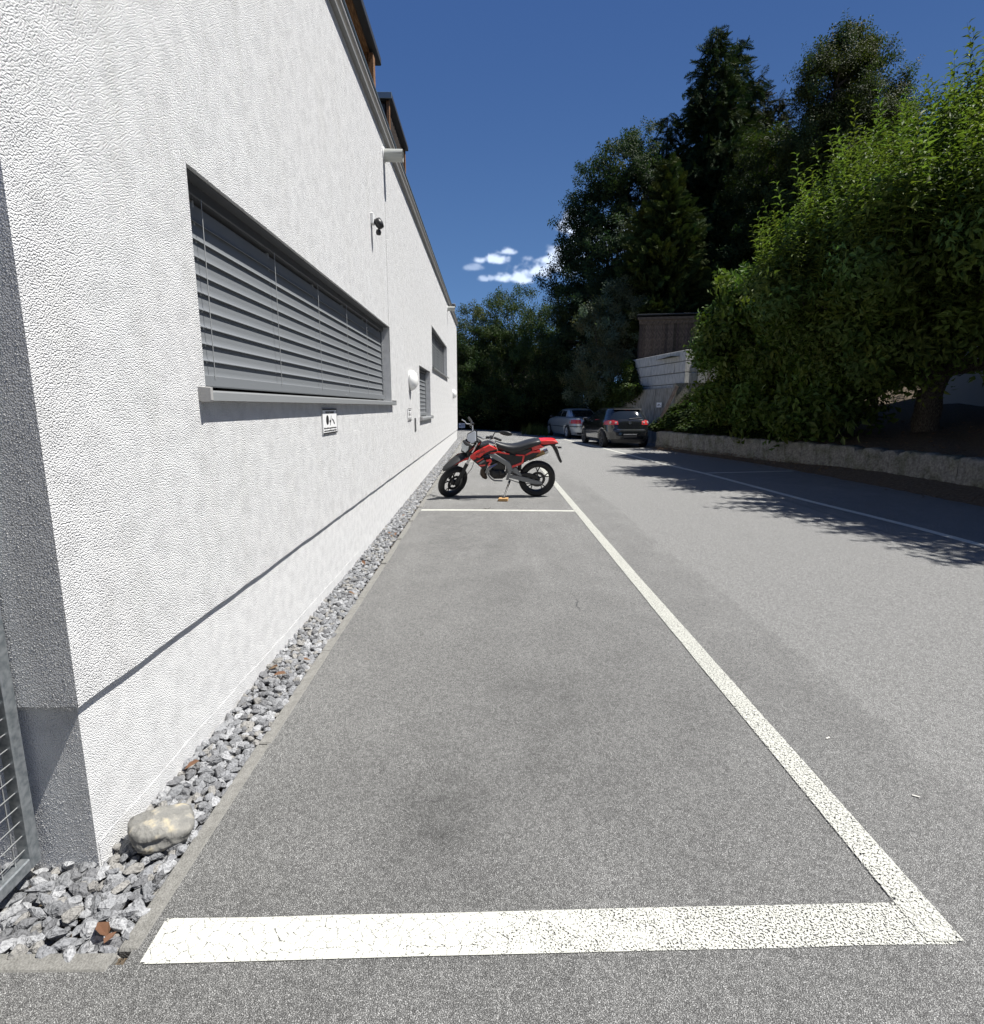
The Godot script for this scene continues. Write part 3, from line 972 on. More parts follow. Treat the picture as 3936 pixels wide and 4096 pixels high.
func build_dormers(bd: Node) -> void:
	# first dormer: a larch-lined recess under a flat roof
	var d := Node3D.new()
	d.name = "dormer"
	bd.add_child(d, true)
	bpart(d, "roof_slab", Vector3(-2.85, 6.43, -7.0), Vector3(2.6, 0.10, 4.7), M.roof_sheet, 0.01)
	bpart(d, "soffit", Vector3(-2.80, 6.36, -6.95), Vector3(2.3, 0.04, 4.5), M.larch_wood)
	bpart(d, "back_panel", Vector3(-2.25, 5.75, -6.9), Vector3(0.05, 1.18, 4.4), M.larch_wood)
	bpart(d, "cheek", Vector3(-2.60, 5.66, -8.99), Vector3(1.85, 1.36, 0.08), M.larch_wood, 0.004)
	bpart(d, "post", Vector3(-1.63, 5.68, -9.00), Vector3(0.08, 1.32, 0.12), M.larch_wood, 0.006)
	for z in [-6.55, -6.75]:
		bpart(d, "baluster", Vector3(-1.72, 5.6, z), Vector3(0.04, 1.4, 0.05), M.window_frame, 0.004)
	# second dormer: slate-hung end, slatted side
	d = Node3D.new()
	d.name = "dormer"
	bd.add_child(d, true)
	bpart(d, "roof_slab", Vector3(-2.85, 6.44, -11.24), Vector3(2.6, 0.08, 1.95), M.roof_sheet, 0.008)
	bpart(d, "fascia", Vector3(-2.85, 6.44, -10.255), Vector3(2.6, 0.09, 0.014), M.coping_top, 0.003)
	bpart(d, "body", Vector3(-2.90, 5.65, -11.25), Vector3(2.5, 1.48, 1.76), M.dark_wood)
	bpart(d, "corner_post", Vector3(-1.625, 5.66, -10.34), Vector3(0.05, 1.46, 0.07), M.larch_wood, 0.005)
	bpart(d, "corner_post", Vector3(-1.625, 5.66, -12.13), Vector3(0.05, 1.46, 0.07), M.larch_wood, 0.005)
	for r in 8:
		for c in 5:
			var off := 0.05 if r % 2 else 0.0
			bpart(d, "shingle", Vector3(-1.73 - c * 0.105 - off, 6.28 - r * 0.15, -10.355 + r % 2 * 0.003), Vector3(0.1, 0.165, 0.012), M.slate, 0.003, Basis(Vector3(1, 0, 0), -0.06))
	for k in 12:
		bpart(d, "slat", Vector3(-1.635, 5.64, -10.5 - k * 0.135), Vector3(0.022, 1.36, 0.055), M.dark_wood, 0.003)
	# vent box at the far end of the roof
	d = Node3D.new()
	d.name = "vent_box"
	bd.add_child(d, true)
	bpart(d, "body", Vector3(-1.44, 5.05, -23.2), Vector3(0.26, 0.62, 0.5), M.coping, 0.006)
	bpart(d, "cap", Vector3(-1.43, 5.375, -23.2), Vector3(0.34, 0.035, 0.62), M.coping, 0.006)

func lettering(parent: Node, txt: String, size: float, c: Vector3, basis_: Basis, mat_: Material, width := 0.0) -> void:
	var t := TextMesh.new()
	t.text = txt
	var f := SystemFont.new()
	f.font_names = PackedStringArray(["Droid Sans"])
	f.font_weight = 700
	t.font = f
	t.font_size = 64
	t.pixel_size = size / 46.0
	t.depth = 0.0012
	t.curve_step = 2.0
	var k := 1.0
	if width > 0.0:
		var aw: float = t.get_aabb().size.x
		k = width / maxf(aw, 0.001)
	part(parent, "lettering", t, mat_, Transform3D(basis_ * Basis.from_scale(Vector3(k, 1, 1)), c))

func warning_sign(z_near: float, y_low: float, label: String) -> void:
	# local x runs along the wall away from the viewer's end (-z), y up, z out of the wall
	var s := thing("warning_sign", label, "sign", Vector3(WX + 0.006, y_low, z_near), "tow-away signs on the white wall")
	s.basis = Basis(Vector3(0, 0, -1), Vector3(0, 1, 0), Vector3(1, 0, 0))
	var w := 0.42
	var h := 0.196
	bpart(s, "plate", Vector3(w / 2, h / 2, 0), Vector3(w, h, 0.006), M.sign_white, 0.0015)
	for y in [0.006, h - 0.006]:
		bpart(s, "bar", Vector3(w / 2, y, 0.0036), Vector3(w - 0.004, 0.011, 0.0012), M.sign_black)
	for x in [0.004, w - 0.004]:
		bpart(s, "edge_line", Vector3(x, h / 2, 0.0036), Vector3(0.006, h - 0.026, 0.0012), M.sign_black)
	lettering(s, "PRIVATGRUND", 0.017, Vector3(w / 2, 0.165, 0.0036), Basis(), M.sign_black, 0.24)
	var b := MB.new()
	b.lathe([[0.0, 0.0012], [0.037, 0.0012], [0.037, 0.0]], 28, Transform3D(Basis(Vector3(1, 0, 0), PI / 2), Vector3(0.135, 0.108, 0.003)), false)
	part(s, "disc", b.done(), M.sign_black)
	b = MB.new()
	b.prism(PackedVector2Array([Vector2(0.19, 0.09), Vector2(0.225, 0.085), Vector2(0.238, 0.098), Vector2(0.25, 0.14), Vector2(0.245, 0.142), Vector2(0.225, 0.105), Vector2(0.2, 0.106)]), 0.003, 0.0042)
	b.prism(PackedVector2Array([Vector2(0.207, 0.085), Vector2(0.22, 0.085), Vector2(0.222, 0.066), Vector2(0.212, 0.064)]), 0.003, 0.0042)
	b.prism(PackedVector2Array([Vector2(0.27, 0.122), Vector2(0.282, 0.112), Vector2(0.31, 0.108), Vector2(0.345, 0.078), Vector2(0.34, 0.07), Vector2(0.318, 0.076), Vector2(0.30, 0.095), Vector2(0.268, 0.108)]), 0.003, 0.0042)
	part(s, "pictogram", b.done(), M.sign_black)
	lettering(s, "Widerrechtlich abgestellte Fahrzeuge", 0.0115, Vector3(w / 2, 0.044, 0.0036), Basis(), M.sign_black, 0.36)
	lettering(s, "werden kostenpflichtig abgeschleppt", 0.0115, Vector3(w / 2, 0.024, 0.0036), Basis(), M.sign_black, 0.36)

# ---------------------------------------------------------------- gravel strip and kerbs
func stone_mesh(sd: int) -> ArrayMesh:
	# a broken stone: an octahedron split once, its corners pushed about
	var r := RandomNumberGenerator.new()
	r.seed = sd
	var pts := {}
	var o := [Vector3(1, 0, 0), Vector3(-1, 0, 0), Vector3(0, 1, 0), Vector3(0, -1, 0), Vector3(0, 0, 1), Vector3(0, 0, -1)]
	var jit := func(p: Vector3) -> Vector3:
		var key := Vector3i((p * 1000).round())
		if not pts.has(key):
			pts[key] = p.normalized() * r.randf_range(0.74, 1.12) + Vector3(r.randf_range(-0.12, 0.12), r.randf_range(-0.12, 0.12), r.randf_range(-0.12, 0.12))
		return pts[key]
	var b := MB.new()
	for f in [[0, 2, 4], [4, 2, 1], [1, 2, 5], [5, 2, 0], [0, 4, 3], [4, 1, 3], [1, 5, 3], [5, 0, 3]]:
		var p: Array = [o[f[0]], o[f[1]], o[f[2]]]
		var m01: Vector3 = (p[0] + p[1]).normalized()
		var m12: Vector3 = (p[1] + p[2]).normalized()
		var m20: Vector3 = (p[2] + p[0]).normalized()
		for t in [[p[0], m01, m20], [m01, p[1], m12], [m20, m12, p[2]], [m01, m12, m20]]:
			b.tri(jit.call(t[0]), jit.call(t[2]), jit.call(t[1]))
	return b.done()

func build_gravel() -> void:
	var bed := MB.new()
	var n := 60
	for i in n:
		var z0 := lerpf(-1.345, -24.7, float(i) / n)
		var z1 := lerpf(-1.345, -24.7, float(i + 1) / n)
		var l0 := -1.3
		bed.quad(Vector3(l0, gy(-1.1, z0) - 0.035, z0), Vector3(l0, gy(-1.1, z1) - 0.035, z1), Vector3(-1.03, gy(-1.1, z1) - 0.035, z1), Vector3(-1.03, gy(-1.1, z0) - 0.035, z0))
	bed.quad(Vector3(-4, -0.02, -1.30), Vector3(-4, -0.02, -1.352), Vector3(-0.985, -0.02, -1.352), Vector3(-0.985, -0.02, -1.30))
	bed.quad(Vector3(-4, -0.036, -1.345), Vector3(-4, -0.036, -1.67), Vector3(-1.25, -0.036, -1.67), Vector3(-1.25, -0.036, -1.345))
	var g := struct("gravel_strip", bed.done(), M.soil)
	var shapes := []
	for k in 14:
		shapes.append(stone_mesh(100 + k))
	var eye := Vector3(0, 1.5, 0)
	var all := []
	var place := func(x: float, z: float, lift: float, big: float) -> void:
		var s := Vector3(rf(0.019, 0.037), rf(0.011, 0.021), rf(0.013, 0.024)) * big
		var bs := Basis(Vector3(0, 1, 0), rf(0, TAU)) * Basis(Vector3(1, 0, 0), rf(-0.45, 0.45)) * Basis(Vector3(0, 0, 1), rf(-0.4, 0.4))
		bs = bs * Basis.from_scale(s)
		var p := Vector3(x, gy(x, z) + lift, z)
		all.append({"t": Transform3D(bs, p), "s": s.x / eye.distance_to(p) * (1.0 if lift > -0.015 else 0.4), "k": RN.randi() % 14, "c": RN.randi() % 6})
	for layer in 2:
		var lift := -0.024 if layer == 0 else -0.006
		var cell := 0.036
		var z := -1.36
		while z > -24.5:
			var near := z > -4.5
			var cc := cell if near else cell * 1.05
			var x := -1.275
			while x < -1.055:
				place.call(x + rf(-0.016, 0.016), z + rf(-0.018, 0.018), lift + rf(-0.006, 0.008) + (0.006 if x < -1.22 else 0.0), 1.0 if rf(0, 1) > 0.12 else 1.35)
				x += cc
			z -= cc
		z = -1.365
		while z > -1.66:
			var x := -1.30
			while x > -2.3:
				place.call(x + rf(-0.016, 0.016), z + rf(-0.018, 0.018), lift + rf(-0.006, 0.012), 1.0 if rf(0, 1) > 0.15 else 1.4)
				x -= cell
			z -= cell
	all.sort_custom(func(a, b): return a.s > b.s)
	for i in 300:
		part(g, "stone", shapes[all[i].k], M["stone%d" % all[i].c], all[i].t)
	var tones := [Color(0.23, 0.235, 0.242), Color(0.31, 0.315, 0.323), Color(0.40, 0.405, 0.412), Color(0.18, 0.182, 0.188), Color(0.30, 0.29, 0.27), Color(0.26, 0.265, 0.275)]
	for k in 7:
		var xf := []
		var cs := []
		for i in range(300, all.size()):
			if all[i].k % 7 == k:
				xf.append(all[i].t)
				var f := rf(0.85, 1.12)
				cs.append(tones[all[i].c] * f)
		many(g, "gravel", shapes[k], M.stone, xf, cs)
	# boulder in the strip
	var b := MB.new()
	b.g = 1
	var bn := noise(0.9, FastNoiseLite.TYPE_SIMPLEX_SMOOTH, 3, 98)
	var rr := []
	for j in 15:
		var ring := PackedVector3Array()
		var th := PI * j / 14.0
		for i in 22:
			var a := TAU * i / 22
			var d := Vector3(cos(a) * sin(th), cos(th), sin(a) * sin(th))
			# squarish block with rounded corners
			var q := pow(pow(absf(d.x), 3.2) + pow(absf(d.y), 3.2) + pow(absf(d.z), 3.2), -1.0 / 3.2)
			ring.append(d * q * (1.0 + 0.18 * bn.get_noise_3d(d.x, d.y, d.z) + 0.04 * bn.get_noise_3d(d.x * 4, d.y * 4, d.z * 4)) * Vector3(0.098, 0.047, 0.078))
		rr.append(ring)
	b.rings(rr, true, false)
	var bo := thing("boulder", "large tan and grey rounded boulder lying in the gravel by the plinth", "boulder", Vector3(-1.148, 0.050, -1.775))
	bo.rotation = Vector3(0.10, 0.55, -0.14)
	part(bo, "rock", b.done(), M.boulder)
	# concrete edging stones
	var kb := Node3D.new()
	kb.name = "kerb"
	tag(kb, "", "", "", "structure")
	add_child(kb)
	var z := -1.352
	var m1 := boxm(Vector3(0.06, 0.16, 0.992), 0.006)
	while z > -24.4:
		var zc := z - 0.5
		part(kb, "kerb_stone", m1, M.kerb_concrete, Transform3D(Basis(Vector3(0, 1, 0), rf(-0.0025, 0.0025)), Vector3(-1.016 + rf(-0.002, 0.002), gy(-1.0, zc) - 0.075 + rf(-0.002, 0.002), zc)))
		z -= 1.0
	for k in 3:
		part(kb, "kerb_stone", boxm(Vector3(0.99, 0.16, 0.058), 0.006), M.kerb_concrete, at(Vector3(-1.53 - k * 1.0, -0.076, -1.322)))
	gate()

func gate() -> void:
	var g := thing("mesh_gate", "galvanised steel frame with square wire mesh beside the near corner", "gate", Vector3(-1.47, 0.055, -1.605))
	# runs from the corner towards the viewer
	g.rotation.y = 0.035
	var t := 0.042
	bpart(g, "upright", Vector3(0, 1.0, 0), Vector3(t, 2.0, t), M.galvanised, 0.004)
	bpart(g, "upright", Vector3(0, 1.0, 1.25), Vector3(t, 2.0, t), M.galvanised, 0.004)
	bpart(g, "bottom_rail", Vector3(0, t / 2, 0.625), Vector3(t - 0.002, t, 1.25 - t), M.galvanised, 0.004)
	bpart(g, "top_rail", Vector3(0, 2.0 - t / 2, 0.625), Vector3(t - 0.002, t, 1.25 - t), M.galvanised, 0.004)
	var w1 := MB.new()
	w1.tube([Vector3(0, 0, 0), Vector3(0, 0, 1.22)], [0.0022], 6)
	var hm := w1.done()
	for k in 38:
		part(g, "wire", hm, M.wire, at(Vector3(0.004, 0.07 + k * 0.05, 0.015)))
	w1 = MB.new()
	w1.tube([Vector3(0, 0, 0), Vector3(0, 1.94, 0)], [0.0022], 6)
	var vm := w1.done()
	for k in 23:
		part(g, "wire", vm, M.wire, at(Vector3(-0.001, 0.03, 0.055 + k * 0.05)))
	bpart(g, "backing_sheet", Vector3(-0.14, 1.0, 0.62), Vector3(0.004, 1.9, 1.2), M.rubber)

# ---------------------------------------------------------------- bank and low wall
func bank_y(x: float, z: float) -> float:
	var d := maxf(0.0, x - lw(z) - 0.2)
	var k := smoothstep(-17.0, -20.8, z)
	var gentle := 0.60 + 0.17 * d
	var steep := 0.60 + minf(0.95 * d, 1.25 + 0.1 * d)
	return lerpf(gentle, steep, k) + 0.02 * sin(x * 5.1 + z * 3.3) + 0.015 * sin(x * 11.0 - z * 7.0)

func build_bank() -> void:
	var xs := PackedFloat32Array()
	var zs := steps([7.0, [-3.0, 0.5], [-22.2, 0.3]])
	for i in 30:
		xs.append(pow(i / 29.0, 1.6) * 9.0)
	var vs := PackedVector3Array()
	var b := MB.new()
	b.g = 1
	for j in zs.size() - 1:
		for i in xs.size() - 1:
			var q := []
			for c in [[0, 0], [0, 1], [1, 1], [1, 0]]:
				var z: float = zs[j + c[1]]
				var x: float = lw(z) + 0.14 + xs[i + c[0]]
				q.append(Vector3(x, bank_y(x, z), z))
			b.quad(q[0], q[1], q[2], q[3])
	struct("bank", b.done(), M.soil)
	# low weathered wall in cast sections
	var w := thing("low_wall", "low weathered concrete retaining wall along the shaded bays", "wall")
	var top := noise(1.2, FastNoiseLite.TYPE_SIMPLEX_SMOOTH, 4, 95)
	var secs := [6.9, 3.4, -0.4, -4.0, -7.9, -9.85, -12.3, -13.9, -15.6, -17.4, -19.2, -21.1]
	for s in secs.size() - 1:
		b = MB.new(true)
		b.g = 1
		var za: float = secs[s] - 0.004
		var zb: float = secs[s + 1] + 0.004
		var n := int(absf(zb - za) / 0.06)
		var off := rf(-0.006, 0.006)
		var rr := []
		for i in n + 1:
			var z := lerpf(za, zb, float(i) / n)
			var x := lw(z) + off
			var h := 0.645 + 0.035 * top.get_noise_1d(z * 1.7) - 0.11 * maxf(0.0, top.get_noise_1d(z * 6.0 + 30.0)) - 0.05 * maxf(0.0, top.get_noise_1d(z * 21.0))
			var e := 0.03 * top.get_noise_1d(z * 5.0 + 80.0) + 0.014 * top.get_noise_1d(z * 27.0)
			rr.append(PackedVector3Array([Vector3(x - 0.03, -0.1, z), Vector3(x - 0.015 + e, 0.2, z), Vector3(x - 0.01 + 0.04 * top.get_noise_2d(z * 9.0, 3.0), 0.34, z), Vector3(x + 0.035 * top.get_noise_2d(z * 9.0, 9.0), 0.48, z), Vector3(x + e * 1.4, h - 0.03, z), Vector3(x + 0.03, h, z), Vector3(x + 0.24, h + 0.01, z), Vector3(x + 0.26, -0.1, z)]))
		# weathering: lime runs, damp and moss patches with their own outlines
		for i in n:
			for k in 8:
				var kk := (k + 1) % 8
				for c in [[i, k], [i + 1, k], [i + 1, kk], [i, k], [i + 1, kk], [i, kk]]:
					var p: Vector3 = rr[c[0]][c[1]]
					var run := top.get_noise_2d(p.z * 5.0, p.y * 0.8 + 20.0)
					var moss := smoothstep(0.08, 0.22, top.get_noise_2d(p.z * 1.6 + 7.0, p.y * 2.4))
					var tint := 1.0 + 0.55 * run + 0.35 * top.get_noise_2d(p.z * 12.0, p.y * 9.0)
					b.col = Color(tint, tint, tint).lerp(Color(0.42, 0.46, 0.30), moss * 0.6)
					b.v(p)
		part(w, "wall_section", b.done(), M.old_concrete)
	# crumbling footing with soil in front of the wall
	b = MB.new()
	b.g = 1
	var fn := noise(1.5, FastNoiseLite.TYPE_SIMPLEX_SMOOTH, 4, 96)
	for i in 180:
		var q := []
		for e in 2:
			var z := lerpf(6.9, -21.0, float(i + e) / 180)
			var reach := lerpf(0.22, 0.66, smoothstep(-16.0, -11.5, z)) + 0.09 * fn.get_noise_1d(z * 2.0)
			var x := lw(z)
			var hh := lerpf(0.06, 0.15, smoothstep(-16.0, -11.5, z)) + 0.02 * fn.get_noise_1d(z * 5.0)
			q.append([Vector3(x - reach, gy(x, z) + 0.001, z), Vector3(x - reach * 0.62, hh * 0.55 + 0.03 * fn.get_noise_1d(z * 9.0), z), Vector3(x - reach * 0.3, hh + 0.02 * fn.get_noise_1d(z * 13.0), z), Vector3(x + 0.02, hh + 0.04, z)])
		for k in 3:
			b.quad(q[0][k], q[1][k], q[1][k + 1], q[0][k + 1])
	struct("verge", b.done(), M.soil)
	# fallen leaves along the verge and on the bank
	var leaf := MB.new()
	leaf.tri(Vector3(0, 0, -0.04), Vector3(0.02, 0.008, 0), Vector3(0, 0.0, 0.04))
	leaf.tri(Vector3(0, 0, -0.04), Vector3(0, 0.0, 0.04), Vector3(-0.02, 0.010, 0.005))
	var lm := leaf.done()
	var xf := []
	var cs := []
	for i in 2600:
		var z := rf(-5.0, -20.5)
		var x: float
		var y: float
		if i < 1300:
			x = lw(z) - absf(RN.randfn(0.0, 0.28)) - 0.05
			y = maxf(gy(x, z), 0.16 * (1.0 - (lw(z) - x) / 0.6)) + 0.015
		else:
			x = lw(z) + 0.25 + rf(0.0, 3.2)
			y = bank_y(x, z) + 0.012
		var bs := Basis(Vector3(0, 1, 0), rf(0, TAU)) * Basis(Vector3(1, 0, 0), rf(-0.5, 0.5)) * Basis(Vector3(0, 0, 1), rf(-0.4, 0.4))
		xf.append(Transform3D(bs.scaled(Vector3.ONE * rf(0.5, 1.15)), Vector3(x, y, z)))
		var f := rf(0.5, 1.4)
		cs.append(Color(0.16 * f, 0.10 * f, 0.055 * f))
	var fl := many(self, "fallen_leaves", lm, M.dry_leaves, xf, cs)
	tag(fl, "brown fallen leaves along the foot of the low wall and on the bank", "leaves")
	# the shaded house wall behind the shrub
	var hs := thing("house", "grey rendered house wall glimpsed behind the shrub trunk", "building", Vector3(13.2, 0.8, -12.5))
	bpart(hs, "wall", Vector3(2.5, 4.1, 0), Vector3(5.0, 8.6, 10.0), M.house_wall, 0.01)
	bpart(hs, "base_course", Vector3(2.48, -0.05, 0), Vector3(5.1, 0.6, 10.1), M.old_concrete, 0.01)

# ---------------------------------------------------------------- walls, shed and hillside behind the cars
func build_walls_behind() -> void:
	# cast panels
	var A := Vector3(7.09, 0, -22.15)
	var B := Vector3(5.75, 0, -30.2)
	var dir := (B - A).normalized()
	var L := A.distance_to(B)
	var nrm := Vector3(dir.z, 0, -dir.x)          # towards the road
	if nrm.x > 0: nrm = -nrm
	var bs := Basis(dir, Vector3(0, 1, 0), dir.cross(Vector3(0, 1, 0)))
	var pw := thing("panel_wall", "stained upright concrete panel wall behind the parked cars", "wall")
	var n := 10
	var pl := L / n
	var pm := boxm(Vector3(pl - 0.02, 2.34, 0.16), 0.008)
	for k in n:
		part(pw, "panel", pm, M.panel_concrete, Transform3D(bs, A + dir * (pl * (k + 0.5)) + Vector3(0, 1.06, 0) - nrm * (0.08 + rf(-0.012, 0.012))))
	bpart(pw, "backing", A + dir * (L * 0.5) + Vector3(0, 1.02, 0) - nrm * 0.26, Vector3(L, 2.2, 0.14), M.old_concrete, 0.0, bs)
	# big precast blocks above
	var C := Vector3(7.42, 2.24, -22.05)
	var D := Vector3(6.60, 2.24, -27.05)
	dir = (D - C).normalized()
	nrm = Vector3(dir.z, 0, -dir.x)
	if nrm.x > 0: nrm = -nrm
	bs = Basis(dir, Vector3(0, 1, 0), dir.cross(Vector3(0, 1, 0)))
	L = C.distance_to(D)
	var bw := thing("block_wall", "pale wall of large precast concrete blocks above the panel wall", "wall")
	var ys := [0.0, 0.14, 0.555, 0.97, 1.385]
	var cuts := [[0.5, 1.9, 3.4, 4.7], [0.0, 1.62, 3.24, 4.86], [0.0, 0.86, 3.0, 5.06], [0.0, 1.62, 3.24, 5.06]]
	for r in 4:
		for k in 3:
			var a: float = cuts[r][k]
			var c: float = cuts[r][k + 1]
			var m := boxm(Vector3(c - a - 0.022, ys[r + 1] - ys[r] - 0.022, 0.5), 0.012)
			part(bw, "block", m, M.block_concrete, Transform3D(bs, C + dir * ((a + c) * 0.5) + Vector3(0, (ys[r] + ys[r + 1]) * 0.5, 0) - nrm * (0.25 + rf(-0.008, 0.008))))
	# return of the block wall, facing the viewer, over an older dark retaining wall
	for r in range(1, 4):
		for k in 2:
			var m := boxm(Vector3(1.0, ys[r + 1] - ys[r] - 0.022, 0.5), 0.012)
			part(bw, "block", m, M.block_concrete, at(Vector3(7.42 + 1.01 + k * 1.012, 2.24 + (ys[r] + ys[r + 1]) * 0.5, -22.31)))
	var rw := thing("old_wall", "dark mossy concrete retaining wall below the blocks, beside the leaning plank", "wall")
	b_old_wall(rw)
	# timber shed on top
	var sh := thing("timber_shed", "dark weathered shed of upright boards standing above the block wall", "shed", Vector3(6.86, 3.45, -26.75))
	sh.rotation.y = -0.20
	for k in 25:
		var f := rf(0.45, 1.5)
		var b := MB.new(true)
		b.col = Color(f, f * rf(0.94, 1.03), f * rf(0.92, 1.04))
		b.box(Vector3.ZERO, Vector3(0.115 + rf(-0.006, 0.004), 1.86, 0.024), 0.003)
		part(sh, "board", b.done(), M.weathered_wood, Transform3D(Basis(Vector3(0, 0, 1), rf(-0.004, 0.004)), Vector3(0.06 + k * 0.121, 0.95, rf(-0.008, 0.008))))
	for q in [[Vector3(1.5, 1.80, 0.045), Vector3(3.12, 0.17, 0.03)], [Vector3(1.5, 1.945, 0.10), Vector3(3.25, 0.12, 0.035)]]:
		var b := MB.new(true)
		b.col = Color(1.05, 1.0, 0.97)
		b.box(Vector3.ZERO, q[1], 0.005)
		part(sh, "fascia_board", b.done(), M.weathered_wood, at(q[0]))
	bpart(sh, "roof", Vector3(1.5, 2.06, -0.95), Vector3(3.3, 0.045, 2.25), M.roof_sheet, 0.006, Basis(Vector3(1, 0, 0), -0.04))
	bpart(sh, "side_wall", Vector3(0.0, 0.95, -1.0), Vector3(0.03, 1.86, 1.95), M.dark_wood)
	bpart(sh, "side_wall", Vector3(3.05, 0.95, -1.0), Vector3(0.03, 1.86, 1.95), M.dark_wood)
	bpart(sh, "back_wall", Vector3(1.5, 0.95, -1.98), Vector3(3.05, 1.86, 0.03), M.dark_wood)
	# hillside
	var up := func(x: float, z: float) -> float:
		return 3.42 + maxf(0.0, -26.0 - z) * 0.10 + maxf(0.0, x - 9.0) * 0.08
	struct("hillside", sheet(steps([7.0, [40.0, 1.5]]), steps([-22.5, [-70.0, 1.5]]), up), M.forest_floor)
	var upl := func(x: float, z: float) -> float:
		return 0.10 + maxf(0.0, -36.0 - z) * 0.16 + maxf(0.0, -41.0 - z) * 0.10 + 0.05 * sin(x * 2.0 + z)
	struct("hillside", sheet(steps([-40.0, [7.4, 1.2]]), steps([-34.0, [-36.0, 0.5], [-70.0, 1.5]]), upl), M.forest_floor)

func b_old_wall(rw: Node) -> void:
	bpart(rw, "wall_face", Vector3(9.1, 1.16, -22.24), Vector3(4.0, 2.46, 0.3), M.old_concrete, 0.01)
	bpart(rw, "wall_return", Vector3(11.4, 1.6, -22.0), Vector3(0.6, 3.6, 0.5), M.old_concrete, 0.01)

# ---------------------------------------------------------------- trees and shrubs
func leaf_into(b: MB, base: Vector3, dir: Vector3, nrm: Vector3, l: float, w: float, fold := 0.25, droop := 0.2) -> void:
	# a pointed leaf folded along its midrib: four triangles
	dir = dir.normalized()
	var side := dir.cross(nrm).normalized()
	nrm = side.cross(dir).normalized()
	var mid := base + dir * l * 0.45 - nrm * l * droop * 0.15
	var tip := base + dir * l - nrm * l * droop
	var a := mid + side * w * 0.5 + nrm * w * fold
	var c := mid - side * w * 0.5 + nrm * w * fold
	b.tri(base, a, mid); b.tri(a, tip, mid); b.tri(base, mid, c); b.tri(mid, tip, c)

func twig_mesh(sd: int, n: int, len_: float, ll: float, lw_: float, spread_: float, droop: float) -> ArrayMesh:
	# a leafy twig along +y
	var r := RandomNumberGenerator.new()
	r.seed = sd
	var b := MB.new()
	for i in n:
		var t := (i + 0.5) / n
		var a := i * 2.39996 + r.randf_range(-0.5, 0.5)
		var out := Vector3(cos(a), 0, sin(a))
		var base := Vector3(0, t * len_, 0) + out * spread_ * r.randf_range(0.1, 1.0) * (1.0 - 0.35 * t)
		var d := (out * r.randf_range(0.6, 1.1) + Vector3(0, r.randf_range(-0.25, 0.75) - droop, 0)).normalized()
		var nn := (Vector3.UP + Vector3(r.randf_range(-0.6, 0.6), 0, r.randf_range(-0.6, 0.6))).normalized()
		leaf_into(b, base, d, nn, ll * r.randf_range(0.7, 1.2), lw_ * r.randf_range(0.8, 1.15), 0.22, 0.25)
	return b.done()

func shoot_mesh(sd: int, n: int, len_: float, ll: float, lw_: float) -> ArrayMesh:
	# an upright leading shoot with leaves spiralling up a thin stem
	var r := RandomNumberGenerator.new()
	r.seed = sd
	var b := MB.new()
	b.tube([Vector3.ZERO, Vector3(0.01, len_ * 0.5, 0), Vector3(0, len_, 0.012)], [0.004, 0.003, 0.0012], 3, false)
	for i in n:
		var t := (i + 0.3) / n
		var a := i * 2.39996 + r.randf_range(-0.3, 0.3)
		var out := Vector3(cos(a), 0, sin(a))
		var k := 1.0 - 0.55 * t * t
		var d := out + Vector3(0, lerpf(0.05, 0.9, t) + r.randf_range(-0.15, 0.15), 0)
		leaf_into(b, Vector3(0, t * len_, 0), d, Vector3.UP * 1.0 - out * 0.2, ll * k * r.randf_range(0.8, 1.15), lw_ * k, 0.3, 0.28)
	return b.done()

func fan_mesh(sd: int, n: int, len_: float, wide: float, droop: float) -> ArrayMesh:
	# a flat drooping spray of scale foliage along +y
	var r := RandomNumberGenerator.new()
	r.seed = sd
	var b := MB.new()
	for i in n:
		var t := (i + 0.5) / n
		var sgn := 1.0 if i % 2 else -1.0
		var base := Vector3(0, t * len_, -droop * t * t * len_)
		var reach := wide * sin(PI * clampf(t * 0.85 + 0.12, 0, 1)) * r.randf_range(0.7, 1.1)
		var d := Vector3(sgn * 0.8, 0.75, r.randf_range(-0.5, 0.1) - droop * 0.5).normalized()
		var tip := base + d * reach
		var q := Vector3(0.35, -0.8, r.randf_range(-0.4, 0.4)).normalized() * 0.030 * r.randf_range(0.7, 1.2)
		b.tri(base - q, tip, base + q)
		# forked ends
		var mid := base.lerp(tip, 0.5)
		var d2 := (d + Vector3(-sgn * 0.6, 0.3, r.randf_range(-0.4, 0.2))).normalized()
		b.tri(mid - q * 0.8, mid + d2 * reach * 0.55, mid + q * 0.8)
		var d3 := (d + Vector3(sgn * 0.5, -0.6, r.randf_range(-0.5, 0.0))).normalized()
		b.tri(mid - q * 0.7, mid + d3 * reach * 0.5, mid + q * 0.7)
	return b.done()

func tone(base: Color, spread_: float) -> Color:
	var f := rf(1.0 - spread_, 1.0 + spread_)
	var y := rf(-0.12, 0.16)
	return Color(base.r * f * (1.0 + y), base.g * f, base.b * f * (1.0 - y))

func toward(axis: Vector3, spin: float) -> Basis:
	# a basis whose y axis runs along the given direction
	var y := axis.normalized()
	var h := Vector3(1, 0, 0) if absf(y.x) < 0.8 else Vector3(0, 0, 1)
	var x := h.cross(y).normalized()
	var z := x.cross(y)
	return Basis(x, y, z) * Basis(Vector3(0, 1, 0), spin)

